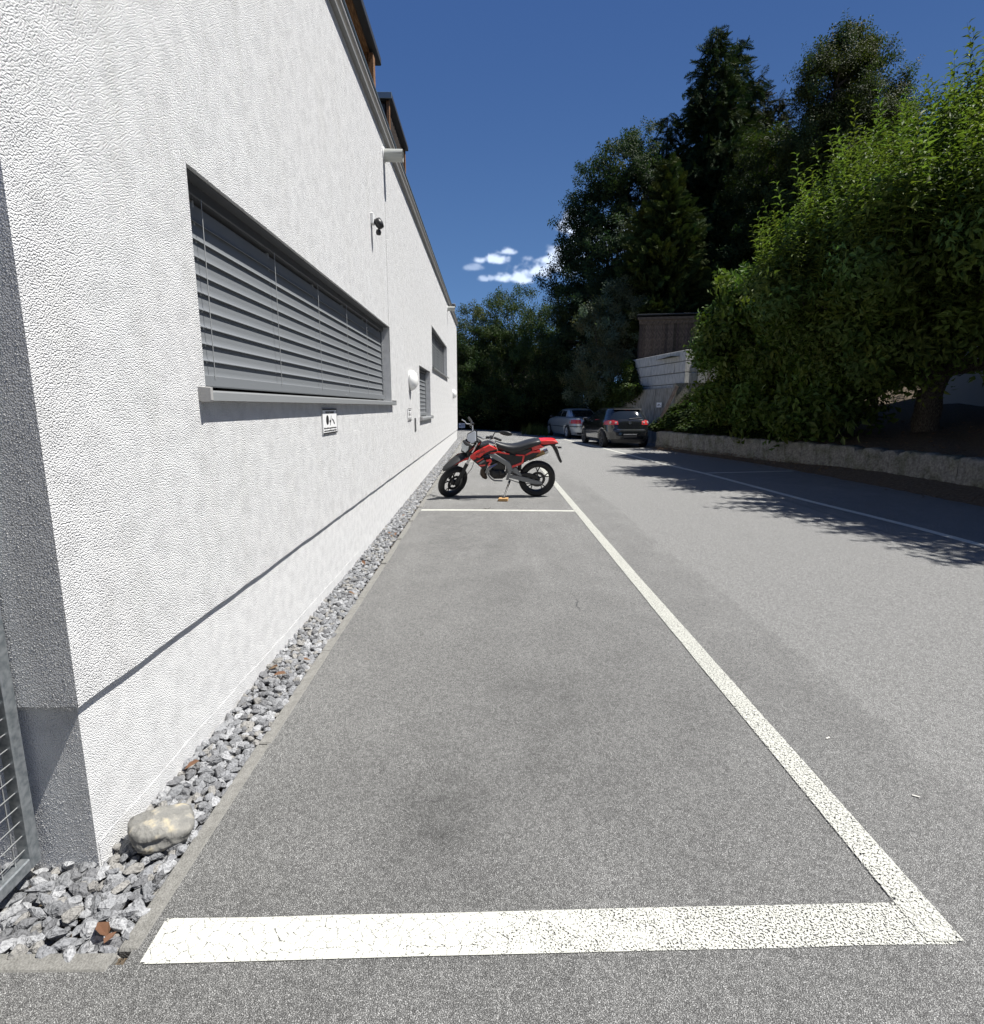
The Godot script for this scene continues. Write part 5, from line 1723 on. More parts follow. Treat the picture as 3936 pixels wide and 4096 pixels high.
func bike_wheel(parent: Node, called: String, xf: Transform3D, R: float, wd: float, rim: float, spokes: int) -> void:
	var w := Node3D.new()
	w.name = called
	w.transform = xf
	parent.add_child(w, true)
	var turn := Transform3D(Basis(Vector3(1, 0, 0), PI / 2), Vector3.ZERO)
	var b := MB.new()
	var h := wd * 0.5
	b.lathe([[rim, -h * 0.62], [rim + 0.012, -h * 0.8], [R - 0.045, -h], [R - 0.02, -h * 0.86], [R - 0.006, -h * 0.5], [R, 0.0], [R - 0.006, h * 0.5], [R - 0.02, h * 0.86], [R - 0.045, h], [rim + 0.012, h * 0.8], [rim, h * 0.62]], 48, turn)
	part(w, "tyre", b.done(), M.tyre)
	b = MB.new()
	b.lathe([[rim + 0.004, -h * 0.66], [rim - 0.016, -h * 0.6], [rim - 0.022, -h * 0.3], [rim - 0.022, h * 0.3], [rim - 0.016, h * 0.6], [rim + 0.004, h * 0.66]], 48, turn)
	part(w, "rim", b.done(), M.bike_black)
	b = MB.new()
	b.lathe([[0.0, -h * 0.8], [0.045, -h * 0.8], [0.05, -0.02], [0.05, 0.02], [0.045, h * 0.8], [0.0, h * 0.8]], 20, turn)
	part(w, "hub", b.done(), M.bike_black)
	for k in spokes:
		b = MB.new()
		var a := TAU * k / spokes + 0.3
		var f := 0.11
		var p0 := Vector3(cos(a), sin(a), 0) * 0.045
		var pm := Vector3(cos(a), sin(a), 0) * (rim * 0.55)
		b.tube([p0, pm], [0.013, 0.010], 6)
		for s in [-1.0, 1.0]:
			b.tube([pm, Vector3(cos(a + s * f * 1.6), sin(a + s * f * 1.6), 0) * (rim - 0.016)], [0.010, 0.0085], 6)
		part(w, "spoke", b.done(), M.bike_black)
	b = MB.new()
	b.lathe([[0.085, 0.0], [0.13, 0.0], [0.13, 0.004], [0.085, 0.004]], 36, turn * Transform3D(Basis(), Vector3(0, h * 0.62, 0)), false)
	part(w, "brake_disc", b.done(), M.bike_black)

func build_motorbike() -> void:
	var red := mat("bike_red", Color(0.72, 0.026, 0.022), 0.28)
	red.clearcoat_enabled = true
	red.clearcoat = 0.6
	red.clearcoat_roughness = 0.08
	mat("bike_black", Color(0.012, 0.012, 0.013), 0.38)
	mat("bike_matt", Color(0.011, 0.012, 0.013), 0.5)
	mat("seat_vinyl", Color(0.017, 0.018, 0.020), 0.45)
	mat("tyre", Color(0.014, 0.014, 0.014), 0.72)
	mat("bike_steel", Color(0.24, 0.245, 0.25), 0.4, 0.8)
	mat("bike_chrome", Color(0.55, 0.56, 0.57), 0.2, 0.95)
	mat("frame_paint", Color(0.20, 0.205, 0.21), 0.42, 0.25)
	mat("gold_can", Color(0.34, 0.25, 0.13), 0.32, 0.85)
	mat("burnt_steel", Color(0.075, 0.055, 0.042), 0.5, 0.6)
	mat("board_white", Color(0.50, 0.53, 0.58), 0.35)
	mat("bike_blue", Color(0.05, 0.07, 0.26), 0.4)
	mat("pale_strip", Color(0.62, 0.48, 0.36), 0.4)
	var lens := mat("bike_lens", Color(0.42, 0.45, 0.46), 0.12, 0.2)
	lens.clearcoat_enabled = true
	mat("red_lens", Color(0.45, 0.02, 0.02), 0.15)
	var bike := thing("motorbike", "red and black supermoto motorbike leaning on its side stand", "motorbike", Vector3(0.80, gy(0.8, -9.4) + 0.004, -9.45))
	bike.basis = Basis(Vector3(0, 1, 0), 0.102) * Basis(Vector3(1, 0, 0), deg_to_rad(11.5))
	var S := steered()
	# wheels
	bike_wheel(bike, "rear_wheel", at(Vector3(0, 0.308, 0)), 0.308, 0.13, 0.222, 5)
	bike_wheel(bike, "front_wheel", S * at(Vector3(-1.40, 0.282, 0)), 0.282, 0.11, 0.205, 5)
	# fork: dark sliders, bright tubes, clamps
	var b: MB
	for z in [-0.098, 0.098]:
		b = MB.new()
		b.tube([S * Vector3(-1.40, 0.28, z * 0.92), S * Vector3(-1.385, 0.33, z), S * fs(0.03, 0.63, z)], [0.024, 0.030, 0.031], 12)
		var leg := part(bike, "fork_leg", b.done(), M.bike_matt)
		b = MB.new()
		b.tube([S * fs(0.03, 0.61, z), S * fs(0.03, 1.02, z)], [0.0205], 12)
		part(leg, "stanchion", b.done(), M.bike_chrome)
	b = MB.new()
	for y in [0.80, 1.0]:
		var c := S * fs(0.02, y, 0)
		b.box(c, Vector3(0.075, 0.034, 0.27), 0.008, S.basis)
	part(bike, "fork_clamp", b.done(), M.bike_black)
	# handlebar, grips, levers, mirror
	b = MB.new()
	var bar := []
	for p in [[-0.10, 1.128, -0.41], [-0.065, 1.115, -0.26], [-0.02, 1.045, -0.13], [0.0, 1.035, 0.0], [-0.02, 1.045, 0.13], [-0.065, 1.115, 0.26], [-0.10, 1.128, 0.41]]:
		bar.append(S * fs(p[0], p[1], p[2]))
	b.tube(bar, [0.0115], 10)
	var hb := part(bike, "handlebar", b.done(), M.bike_chrome)
	for s in [-1.0, 1.0]:
		b = MB.new()
		b.tube([S * fs(-0.072, 1.120, 0.29 * s), S * fs(-0.101, 1.129, 0.415 * s)], [0.019, 0.018], 12)
		part(hb, "grip", b.done(), M.bike_matt)
		b = MB.new()
		b.box(S * fs(-0.055, 1.110, 0.245 * s), Vector3(0.05, 0.05, 0.06), 0.01, S.basis)
		b.tube([S * fs(-0.02, 1.110, 0.235 * s), S * fs(0.02, 1.105, 0.20 * s)], [0.022, 0.02], 8)
		part(hb, "switch_block", b.done(), M.bike_black)
		b = MB.new()
		b.tube([S * fs(-0.03, 1.108, 0.25 * s), S * fs(0.015, 1.105, 0.30 * s), S * fs(0.0, 1.110, 0.37 * s), S * fs(0.012, 1.112, 0.43 * s)], [0.011, 0.009, 0.008, 0.010], 8)
		part(hb, "lever", b.done(), M.bike_chrome)
	b = MB.new()
	b.tube([S * fs(-0.06, 1.120, 0.255), S * fs(-0.065, 1.195, 0.26), S * fs(-0.11, 1.212, 0.32)], [0.0085], 8)
	part(bike, "mirror_stalk", b.done(), M.bike_black)
	b = MB.new()
	var mx := S * Transform3D(Basis(Vector3(0, 1, 0), 0.85), fs(-0.17, 1.212, 0.385))
	var rr := []
	for j in 9:
		var a := PI * j / 8.0
		var ring := PackedVector3Array()
		for i in 14:
			var c := TAU * i / 14
			ring.append(mx * Vector3(cos(c) * 0.024 * sin(a) + 0.01 * cos(a), sin(c) * 0.040 * sin(a), -0.105 * cos(a)))
		rr.append(ring)
	b.g = 1
	b.rings(rr, true, false)
	part(bike, "mirror", b.done(), M.bike_black)
	# number board, headlight and side cowls, all turning with the fork
	var face := func(pts: Array, f0: float, y0: float, tilt: float, thick: float) -> ArrayMesh:
		# polygon in (z, y) standing across the bike, extruded forwards
		var m := MB.new()
		var pg := PackedVector2Array()
		for p in pts:
			pg.append(Vector2(p[0], p[1] - y0))
		var bx := Basis(Vector3(0, 0, 1), Vector3(0, 1, 0), Vector3(-1, 0, 0))
		m.prism(pg, 0.0, thick, 0.006, S * Transform3D(Basis(Vector3(0, 0, 1), -tilt) * bx, fs(f0, y0, 0)))
		return m.done()
	part(bike, "screen", face.call([[-0.03, 1.165], [0.03, 1.165], [0.128, 1.04], [0.10, 0.975], [0.06, 0.945], [-0.06, 0.945], [-0.10, 0.975], [-0.128, 1.04]], 0.085, 0.95, 0.50, 0.012), M.bike_black)
	part(bike, "number_board", face.call([[-0.018, 1.15], [0.018, 1.15], [0.108, 1.035], [0.082, 0.98], [0.05, 0.958], [-0.05, 0.958], [-0.082, 0.98], [-0.108, 1.035]], 0.097, 0.95, 0.50, 0.008), M.board_white)
	part(bike, "headlight_cowl", face.call([[-0.095, 0.955], [0.095, 0.955], [0.105, 0.90], [0.06, 0.80], [-0.06, 0.80], [-0.105, 0.90]], 0.075, 0.80, 0.22, 0.05), M.bike_black)
	var hl := part(bike, "headlight", face.call([[-0.082, 0.945], [-0.03, 0.925], [0.03, 0.925], [0.082, 0.945], [0.09, 0.89], [0.05, 0.812], [-0.05, 0.812], [-0.09, 0.89]], 0.126, 0.80, 0.22, 0.012), M.bike_lens)
	b = MB.new()
	b.lathe([[0.0, 0.0], [0.038, 0.004], [0.042, 0.0], [0.042, -0.01]], 20, S * Transform3D(Basis(Vector3(0, 0, 1), PI / 2 - 0.22), fs(0.150, 0.87, 0.0)))
	part(hl, "reflector", b.done(), M.bike_chrome)
	for s in [-1.0, 1.0]:
		b = MB.new()
		var z: float = 0.105 * s
		var quad_ := [fs(0.125, 0.83, z * 0.75), fs(0.10, 0.95, z), fs(-0.03, 1.0, z * 1.12), fs(-0.06, 0.86, z * 1.15), fs(0.02, 0.73, z * 1.0), fs(0.09, 0.76, z * 0.8)]
		var inn := []
		for p in quad_:
			inn.append(S * (p - Vector3(0, 0, 0.012 * s)))
		var out := []
		for p in quad_:
			out.append(S * p)
		for k in range(1, 5):
			b.tri(out[0], out[k], out[k + 1])
			b.tri(inn[0], inn[k + 1], inn[k])
		for k in 6:
			b.quad(out[k], inn[k], inn[(k + 1) % 6], out[(k + 1) % 6])
		var cw := part(bike, "side_cowl", b.done(), M.bike_black)
		b = MB.new()
		var zz := Vector3(0, 0, 0.004 * s)
		b.quad(S * (fs(0.115, 0.845, z * 0.80) + zz), S * (fs(0.10, 0.885, z * 0.93) + zz), S * (fs(-0.02, 0.985, z * 1.12) + zz), S * (fs(-0.01, 0.94, z * 1.12) + zz))
		part(cw, "stripe", b.done(), M.bike_red)
	# beak-like front mudguard
	b = MB.new()
	b.g = 1
	rr = []
	for q in [[-0.02, 0.745, 0.055, 0.02], [0.05, 0.755, 0.075, 0.024], [0.14, 0.742, 0.085, 0.026], [0.22, 0.712, 0.082, 0.028], [0.31, 0.668, 0.070, 0.024], [0.375, 0.630, 0.050, 0.018], [0.405, 0.606, 0.022, 0.010]]:
		var ring := PackedVector3Array()
		for i in 9:
			var a := PI * i / 8.0
			ring.append(S * fs(q[0], q[1] + sin(a) * q[3] * 1.5 - 0.03, cos(a) * q[2]))
		for i in 9:
			var a := PI * (8 - i) / 8.0
			ring.append(S * fs(q[0], q[1] + sin(a) * q[3] * 1.5 - 0.045, cos(a) * q[2] * 0.92))
		rr.append(ring)
	b.rings(rr)
	var mg := part(bike, "front_mudguard", b.done(), M.bike_matt)
	for s in [-1.0, 1.0]:
		b = MB.new()
		b.quad(S * fs(0.0, 0.735, 0.078 * s), S * fs(0.14, 0.735, 0.090 * s), S * fs(0.14, 0.700, 0.092 * s), S * fs(0.0, 0.690, 0.078 * s))
		b.tri(S * fs(0.14, 0.735, 0.090 * s), S * fs(0.30, 0.655, 0.076 * s), S * fs(0.14, 0.700, 0.092 * s))
		part(mg, "stripe", b.done(), M.bike_red)
	# shrouds and tank
	var up := poly(3, [[1040, 1370], [1060, 1300], [1140, 1240], [1350, 1110], [1600, 1000], [1740, 1065], [1825, 1125], [1640, 1190], [1480, 1240], [1330, 1375], [1240, 1355], [1120, 1440]])
	var low := poly(3, [[1060, 1390], [1120, 1440], [1240, 1355], [1330, 1375], [1510, 1440], [1545, 1660], [1480, 1720], [1400, 1680], [1240, 1540]])
	for s in [-1.0, 1.0]:
		var z0: float = 0.115 if s > 0 else -0.145
		var sh := plate(bike, "tank_shroud", M.bike_red, up, z0, z0 + 0.03, 0.010)
		var lo := plate(bike, "lower_shroud", M.bike_black, low, z0 - 0.006, z0 + 0.026, 0.006)
		for pg in [[[1090, 1405], [1250, 1370], [1130, 1445]], [[1230, 1480], [1420, 1375], [1440, 1390], [1260, 1500]], [[1300, 1570], [1500, 1560], [1480, 1600], [1340, 1610]]]:
			plate(lo, "stripe", M.bike_red, poly(3, pg), z0 + (0.020 if s > 0 else -0.010), z0 + (0.030 if s > 0 else 0.0), 0.0)
		plate(lo, "stripe", M.frame_paint, poly(3, [[1290, 1530], [1440, 1430], [1490, 1450], [1350, 1550]]), z0 + (0.021 if s > 0 else -0.010), z0 + (0.029 if s > 0 else 0.0), 0.0)
		plate(sh, "stripe", M.bike_black, poly(3, [[1600, 1175], [1820, 1128], [1500, 1262], [1450, 1262]]), z0 + (0.021 if s > 0 else -0.010), z0 + (0.0315 if s > 0 else 0.0), 0.0)
		plate(bike, "shroud_strut", M.bike_red, poly(2, [[425, 515], [590, 478], [632, 548], [525, 745], [490, 650], [560, 560], [455, 575]]), z0, z0 + 0.025, 0.004)
		if s > 0:
			lettering(sh, "aprilia", 0.034, v3(poly(3, [[1330, 1225]])[0], z0 + 0.0305), Basis(Vector3(0, 0, 1), 0.40), M.sign_black, 0.15)
	plate(bike, "tank", M.bike_black, poly(1, [[700, 440], [740, 425], [820, 405], [915, 430], [930, 470], [900, 520], [760, 560], [680, 520]]), -0.11, 0.11, 0.02)
	plate(bike, "tank_strip", M.pale_strip, poly(2, [[700, 40], [730, 50], [800, 150], [825, 215], [800, 235], [770, 150]]), -0.118, 0.118, 0.0)
	# seat
	b = MB.new()
	b.g = 1
	rr = []
	for q in [[905, 398, 470, 0.07], [960, 415, 500, 0.085], [1040, 432, 520, 0.10], [1120, 437, 535, 0.115], [1200, 425, 505, 0.125], [1300, 393, 462, 0.13], [1390, 374, 432, 0.125], [1440, 372, 420, 0.11], [1452, 380, 412, 0.09]]:
		var t := q1(q[0], q[1])
		var u := q1(q[0], q[2])
		var w: float = q[3]
		rr.append(PackedVector3Array([Vector3(u.x, u.y, -w), Vector3(t.x, lerpf(u.y, t.y, 0.7), -w * 1.02), Vector3(t.x, t.y - 0.008, -w * 0.8), Vector3(t.x, t.y, -w * 0.4), Vector3(t.x, t.y + 0.002, 0), Vector3(t.x, t.y, w * 0.4), Vector3(t.x, t.y - 0.008, w * 0.8), Vector3(t.x, lerpf(u.y, t.y, 0.7), w * 1.02), Vector3(u.x, u.y, w)]))
	b.rings(rr)
	part(bike, "seat", b.done(), M.seat_vinyl)
	# side panels and tail
	plate(bike, "side_panel", M.bike_matt, poly(1, [[900, 520], [1000, 500], [1090, 535], [1150, 545], [1240, 548], [1228, 632], [1105, 682], [1075, 640], [940, 560]]), -0.115, 0.115, 0.01)
	plate(bike, "side_panel", M.bike_red, poly(1, [[1145, 533], [1258, 540], [1243, 643], [1110, 695], [1098, 672], [1222, 626], [1236, 554], [1150, 549]]), -0.124, 0.124, 0.004)
	plate(bike, "side_panel", M.bike_red, poly(1, [[830, 515], [930, 500], [1070, 525], [1070, 537], [930, 516], [850, 528]]), -0.122, 0.122, 0.0)
	plate(bike, "side_panel", M.bike_black, poly(1, [[1255, 545], [1340, 505], [1445, 515], [1400, 560], [1335, 595], [1245, 645]]), -0.095, 0.095, 0.008)
	plate(bike, "side_panel", M.bike_red, poly(1, [[1335, 498], [1450, 488], [1447, 513], [1360, 518], [1270, 552], [1262, 542]]), -0.108, 0.108, 0.004)
	plate(bike, "side_panel", M.bike_black, poly(1, [[1150, 532], [1205, 500], [1340, 462], [1336, 498], [1262, 540]]), -0.105, 0.105, 0.004)
	plate(bike, "side_panel", M.bike_red, poly(1, [[1290, 475], [1440, 415], [1450, 432], [1500, 450], [1420, 482], [1345, 500], [1345, 472]]), -0.095, 0.095, 0.004)
	var tail := plate(bike, "tail", M.bike_red, poly(1, [[1442, 376], [1520, 371], [1610, 372], [1645, 382], [1662, 402], [1640, 416], [1560, 420], [1448, 432]]), -0.085, 0.085, 0.014)
	plate(tail, "tail_underside", M.bike_black, poly(1, [[1450, 434], [1560, 421], [1640, 417], [1632, 440], [1560, 438], [1500, 452]]), -0.07, 0.07, 0.004)
	plate(tail, "tail_light", M.red_lens, poly(1, [[1640, 400], [1664, 404], [1668, 414], [1640, 418]]), -0.05, 0.05, 0.002)
	var ph := plate(bike, "plate_holder", M.bike_black, poly(1, [[1570, 436], [1630, 432], [1668, 480], [1700, 560], [1734, 628], [1724, 645], [1706, 640], [1655, 540], [1605, 462]]), -0.07, 0.07, 0.004)
	for s in [-1.0, 1.0]:
		b = MB.new()
		b.tube([v3(q1(1650, 452), 0.06 * s), v3(q1(1668, 450), 0.12 * s)], [0.008], 8)
		b.tube([v3(q1(1660, 450), 0.12 * s), v3(q1(1700, 448), 0.14 * s)], [0.018, 0.014], 10)
		part(ph, "indicator", b.done(), M.bike_black)
	# frame, bracket, cradle
	for s in [-1.0, 1.0]:
		var z0: float = 0.10 if s > 0 else -0.135
		plate(bike, "frame_spar", M.frame_paint, poly(2, [[500, 322], [740, 315], [1000, 470], [1230, 590], [1285, 700], [1320, 815], [1265, 1000], [1200, 1180], [1110, 1170], [1150, 1040], [1180, 960], [1160, 840], [1115, 730], [900, 590], [640, 455]]), z0, z0 + 0.035, 0.009)
		plate(bike, "engine_bracket", M.bike_steel, poly(2, [[400, 940], [505, 765], [640, 690], [800, 638], [832, 662], [690, 745], [560, 860], [480, 992]]), z0 - 0.01, z0 + 0.012, 0.003)
		plate(bike, "linkage_plate", M.frame_paint, poly(1, [[1108, 712], [1158, 690], [1180, 715], [1236, 785], [1222, 795], [1198, 790], [1118, 745]]), z0, z0 + 0.014, 0.003)
		b = MB.new()
		b.tube([v3(qb(500, 985), z0), v3(qb(560, 1080), z0), v3(qb(640, 1165), z0), v3(qb(740, 1215), z0), v3(qb(1000, 1222), z0)], [0.0125], 8)
		part(bike, "cradle_tube", b.done(), M.bike_steel)
		plate(bike, "swingarm", M.frame_paint, poly(1, [[1078, 815], [1085, 786], [1130, 783], [1250, 803], [1400, 843], [1478, 862], [1492, 878], [1486, 893], [1400, 893], [1250, 858], [1150, 832]]), z0 - 0.005, z0 + 0.022, 0.005)
	plate(bike, "engine_bracket", M.bike_blue, poly(2, [[540, 770], [660, 700], [790, 655], [800, 668], [700, 730], [560, 800]]), 0.112, 0.1145, 0.0)
	# engine
	plate(bike, "engine_case", M.bike_matt, poly(2, [[560, 950], [640, 870], [760, 850], [1060, 870], [1120, 1000], [1110, 1090], [1000, 1160], [720, 1165], [600, 1070]]), -0.12, 0.105, 0.018)
	plate(bike, "cylinder", M.bike_black, poly(2, [[560, 700], [620, 560], [900, 600], [1100, 750], [1110, 880], [700, 890]]), -0.075, 0.075, 0.012)
	b = MB.new()
	b.lathe([[0.0, 0.020], [0.058, 0.020], [0.066, 0.012], [0.068, 0.0]], 24, Transform3D(Basis(Vector3(1, 0, 0), PI / 2), v3(qb(760, 1005), 0.105)))
	part(bike, "generator_cover", b.done(), M.bike_matt)
	b = MB.new()
	b.lathe([[0.0, 0.012], [0.042, 0.012], [0.05, 0.0]], 20, Transform3D(Basis(Vector3(1, 0, 0), PI / 2), v3(qb(985, 990), 0.105)))
	part(bike, "sprocket_cover", b.done(), M.bike_black)
	plate(bike, "radiator", M.bike_black, poly(2, [[360, 440], [600, 500], [520, 700], [300, 780], [240, 640]]), -0.10, 0.10, 0.006)
	plate(bike, "headstock", M.bike_black, poly(1, [[650, 400], [720, 430], [830, 520], [780, 560], [690, 520], [640, 470]]), -0.05, 0.05, 0.01)
	# exhaust
	b = MB.new()
	b.tube([v3(qb(420, 800), 0.02), v3(qb(390, 850), 0.03), v3(qb(365, 930), 0.03), v3(qb(370, 1030), 0.03), v3(qb(410, 1120), 0.02), v3(qb(470, 1190), -0.01)], [0.026, 0.036, 0.050, 0.056, 0.045, 0.03], 14)
	part(bike, "expansion_chamber", b.done(), M.burnt_steel)
	b = MB.new()
	b.tube([v3(q1(1150, 700), -0.09), v3(q1(1240, 668), -0.13), v3(q1(1345, 632), -0.135)], [0.013], 10)
	part(bike, "exhaust_pipe", b.done(), M.burnt_steel)
	b = MB.new()
	b.tube([v3(q1(1336, 640), -0.135), v3(q1(1350, 632), -0.135), v3(q1(1560, 545), -0.135)], [0.032, 0.043, 0.044], 8, true)
	var can := part(bike, "silencer", b.done(), M.gold_can)
	b = MB.new()
	b.tube([v3(q1(1535, 556), -0.135), v3(q1(1578, 537), -0.135)], [0.0465, 0.042], 12, true)
	part(can, "end_cap", b.done(), M.bike_chrome)
	b = MB.new()
	b.tube([v3(q1(1440, 520), -0.11), v3(q1(1450, 560), -0.12)], [0.012], 6)
	part(can, "hanger", b.done(), M.bike_black)
	# shock, chain, hugger, stand, cable
	b = MB.new()
	b.tube([v3(q1(1215, 640), 0.0), v3(q1(1212, 750), 0.0)], [0.034], 10)
	part(bike, "rear_shock", b.done(), M.bike_matt)
	b = MB.new()
	b.tube([v3(q1(1075, 842), 0.075), v3(q1(1215, 888), 0.075), v3(q1(1430, 905), 0.075)], [0.007], 6)
	b.tube([v3(q1(1075, 775), 0.075), v3(q1(1430, 800), 0.075)], [0.007], 6)
	part(bike, "chain", b.done(), M.bike_black)
	plate(bike, "chain_guard", M.bike_black, poly(1, [[1225, 770], [1330, 765], [1440, 800], [1440, 845], [1330, 815], [1230, 800]]), 0.06, 0.09, 0.004)
	b = MB.new()
	b.tube([v3(q1(1085, 850), 0.12), Vector3(-0.515, 0.245, 0.20), Vector3(-0.555, 0.190, 0.30)], [0.020, 0.017, 0.014], 8)
	b.tube([Vector3(-0.554, 0.192, 0.297), Vector3(-0.60, 0.140, 0.40)], [0.0125, 0.011], 8)
	b.box(Vector3(-0.602, 0.134, 0.405), Vector3(0.05, 0.012, 0.045), 0.003, Basis(Vector3(1, 0, 0), -0.2))
	part(bike, "side_stand", b.done(), M.bike_black)
	b = MB.new()
	b.tube([S * fs(0.02, 0.98, 0.11), v3(q1(640, 620), 0.15), v3(q1(612, 690), 0.17), v3(q1(560, 760), 0.17), S * Vector3(-1.36, 0.36, 0.1)], [0.0045], 6)
	part(bike, "brake_hose", b.done(), M.bike_black)
	b = MB.new()
	b.tube([v3(q1(1075, 860), 0.11), v3(q1(1050, 872), 0.24)], [0.012], 8)
	part(bike, "foot_peg", b.done(), M.bike_steel)
	# the wooden block under the stand
	var foot := bike.transform * Vector3(-0.602, 0.128, 0.405)
	var floor_y := gy(foot.x, foot.z)
	var blk := bpart(self, "wooden_block", Vector3(foot.x - 0.005, (foot.y + floor_y) * 0.5 + 0.002, foot.z + 0.03), Vector3(0.15, foot.y - floor_y - 0.002, 0.16), M.block_wood, 0.004, Basis(Vector3(0, 1, 0), -0.12))
	tag(blk, "small offcut of wood under the motorbike stand", "wood block")

# ---------------------------------------------------------------- cars
# Car axes: -z forwards, x to the right, y up, origin on the ground midway between the axles.
func car_level(t: Array, y: float) -> Array:
	for i in t.size() - 1:
		if y >= t[i][0] and y <= t[i + 1][0]:
			var k: float = (y - t[i][0]) / maxf(t[i + 1][0] - t[i][0], 1e-5)
			var o := []
			for c in 5:
				o.append(lerpf(t[i][c], t[i + 1][c], k))
			return o
	return t[0] if y < t[0][0] else t[t.size() - 1]

func car_side_x(t: Array, z: float, y: float) -> float:
	var l := car_level(t, y)
	var zc: float = (l[1] + l[2]) * 0.5
	var a: float = (l[1] - l[2]) * 0.5
	return l[3] * pow(maxf(0.0, 1.0 - pow(absf((z - zc) / a), l[4])), 1.0 / l[4])

func car_rear_z(t: Array, x: float, y: float) -> float:
	var l := car_level(t, y)
	var zc: float = (l[1] + l[2]) * 0.5
	var a: float = (l[1] - l[2]) * 0.5
	return zc + a * pow(maxf(0.0, 1.0 - pow(minf(absf(x / l[3]), 1.0), l[4])), 1.0 / l[4])

func car_shell(t: Array, axles: Array, wheel_r: float) -> ArrayMesh:
	var ys := []
	var y: float = t[0][0]
	while y < 0.76:
		ys.append(y)
		y += 0.03
	for l in t:
		if l[0] >= 0.76:
			ys.append(l[0])
	var fine := []
	for i in ys.size() - 1:
		fine.append(ys[i])
		if ys[i] >= 0.76:
			fine.append((ys[i] + ys[i + 1]) * 0.5)
	fine.append(ys[ys.size() - 1])
	var rr := []
	var n := 128
	for yy in fine:
		var l := car_level(t, yy)
		var zc: float = (l[1] + l[2]) * 0.5
		var a: float = (l[1] - l[2]) * 0.5
		var ring := PackedVector3Array()
		for i in n:
			var th := TAU * i / n
			var c := cos(th)
			var s := sin(th)
			# spread the points evenly along the sides
			var z := zc + a * signf(c) * pow(absf(c), 2.0 / l[4]) if absf(s) < 0.35 else zc + a * c * 1.0
			var x: float
			if absf(s) < 0.35:
				x = l[3] * signf(s) * pow(absf(s), 2.0 / l[4])
				z = zc + a * signf(c) * pow(maxf(0.0, 1.0 - pow(minf(1.0, absf(x / l[3])), l[4])), 1.0 / l[4])
			else:
				x = l[3] * signf(s) * pow(maxf(0.0, 1.0 - pow(minf(1.0, absf((z - zc) / a)), l[4])), 1.0 / l[4])
			for az in axles:
				if Vector2(z - az, yy - wheel_r).length() < wheel_r + 0.055 and absf(x) > 0.5:
					x = signf(x) * 0.60
			ring.append(Vector3(x, yy, z))
		rr.append(ring)
	var b := MB.new()
	b.g = 1
	b.rings(rr)
	return b.done()

func side_patch(t: Array, q: Array, side: float, nu := 10, nv := 5, off := 0.004) -> ArrayMesh:
	# q: four (z, y) corners: rear low, front low, front high, rear high
	var b := MB.new()
	b.g = 1
	var P := func(u: float, v: float) -> Vector3:
		var lo: Vector2 = q[0].lerp(q[1], u)
		var hi: Vector2 = q[3].lerp(q[2], u)
		var p := lo.lerp(hi, v)
		return Vector3(side * (car_side_x(t, p.x, p.y) + off), p.y, p.x)
	for i in nu:
		for j in nv:
			b.quad(P.call(float(i) / nu, float(j) / nv), P.call(float(i + 1) / nu, float(j) / nv), P.call(float(i + 1) / nu, float(j + 1) / nv), P.call(float(i) / nu, float(j + 1) / nv))
	return b.done()

func rear_patch(t: Array, q: Array, nu := 12, nv := 5, off := 0.005) -> ArrayMesh:
	# q: four (x, y) corners: left low, right low, right high, left high
	var b := MB.new()
	b.g = 1
	var P := func(u: float, v: float) -> Vector3:
		var lo: Vector2 = q[0].lerp(q[1], u)
		var hi: Vector2 = q[3].lerp(q[2], u)
		var p := lo.lerp(hi, v)
		return Vector3(p.x, p.y, car_rear_z(t, p.x, p.y) + off)
	for i in nu:
		for j in nv:
			b.quad(P.call(float(i) / nu, float(j) / nv), P.call(float(i + 1) / nu, float(j) / nv), P.call(float(i + 1) / nu, float(j + 1) / nv), P.call(float(i) / nu, float(j + 1) / nv))
	return b.done()

func car_wheel(parent: Node, p: Vector3, r: float, side: float, rim_m: Material, spokes: int) -> void:
	var w := Node3D.new()
	w.name = "wheel"
	w.position = p
	parent.add_child(w, true)
	var turn := Transform3D(Basis(Vector3(0, 0, 1), -side * PI / 2), Vector3.ZERO)
	var b := MB.new()
	b.lathe([[r * 0.62, -0.10], [r * 0.95, -0.10], [r, -0.08], [r, 0.08], [r * 0.95, 0.10], [r * 0.66, 0.098], [r * 0.64, 0.06]], 32, turn)
	part(w, "tyre", b.done(), M.tyre)
	b = MB.new()
	b.lathe([[0.0, 0.05], [r * 0.6, 0.02], [r * 0.64, 0.03], [r * 0.67, 0.098], [r * 0.64, 0.10], [r * 0.60, 0.06]], 32, turn)
	for k in spokes:
		var a := TAU * k / spokes
		b.tube([turn * Vector3(0, 0.075, 0), turn * Vector3(cos(a) * r * 0.62, 0.085, sin(a) * r * 0.62)], [0.032, 0.022], 5)
	b.lathe([[0.0, 0.10], [0.05, 0.095], [0.06, 0.07]], 14, turn)
	part(w, "rim", b.done(), rim_m)

func v2s(a: Array) -> Array:
	var o := []
	for p in a:
		o.append(Vector2(p[0], p[1]))
	return o

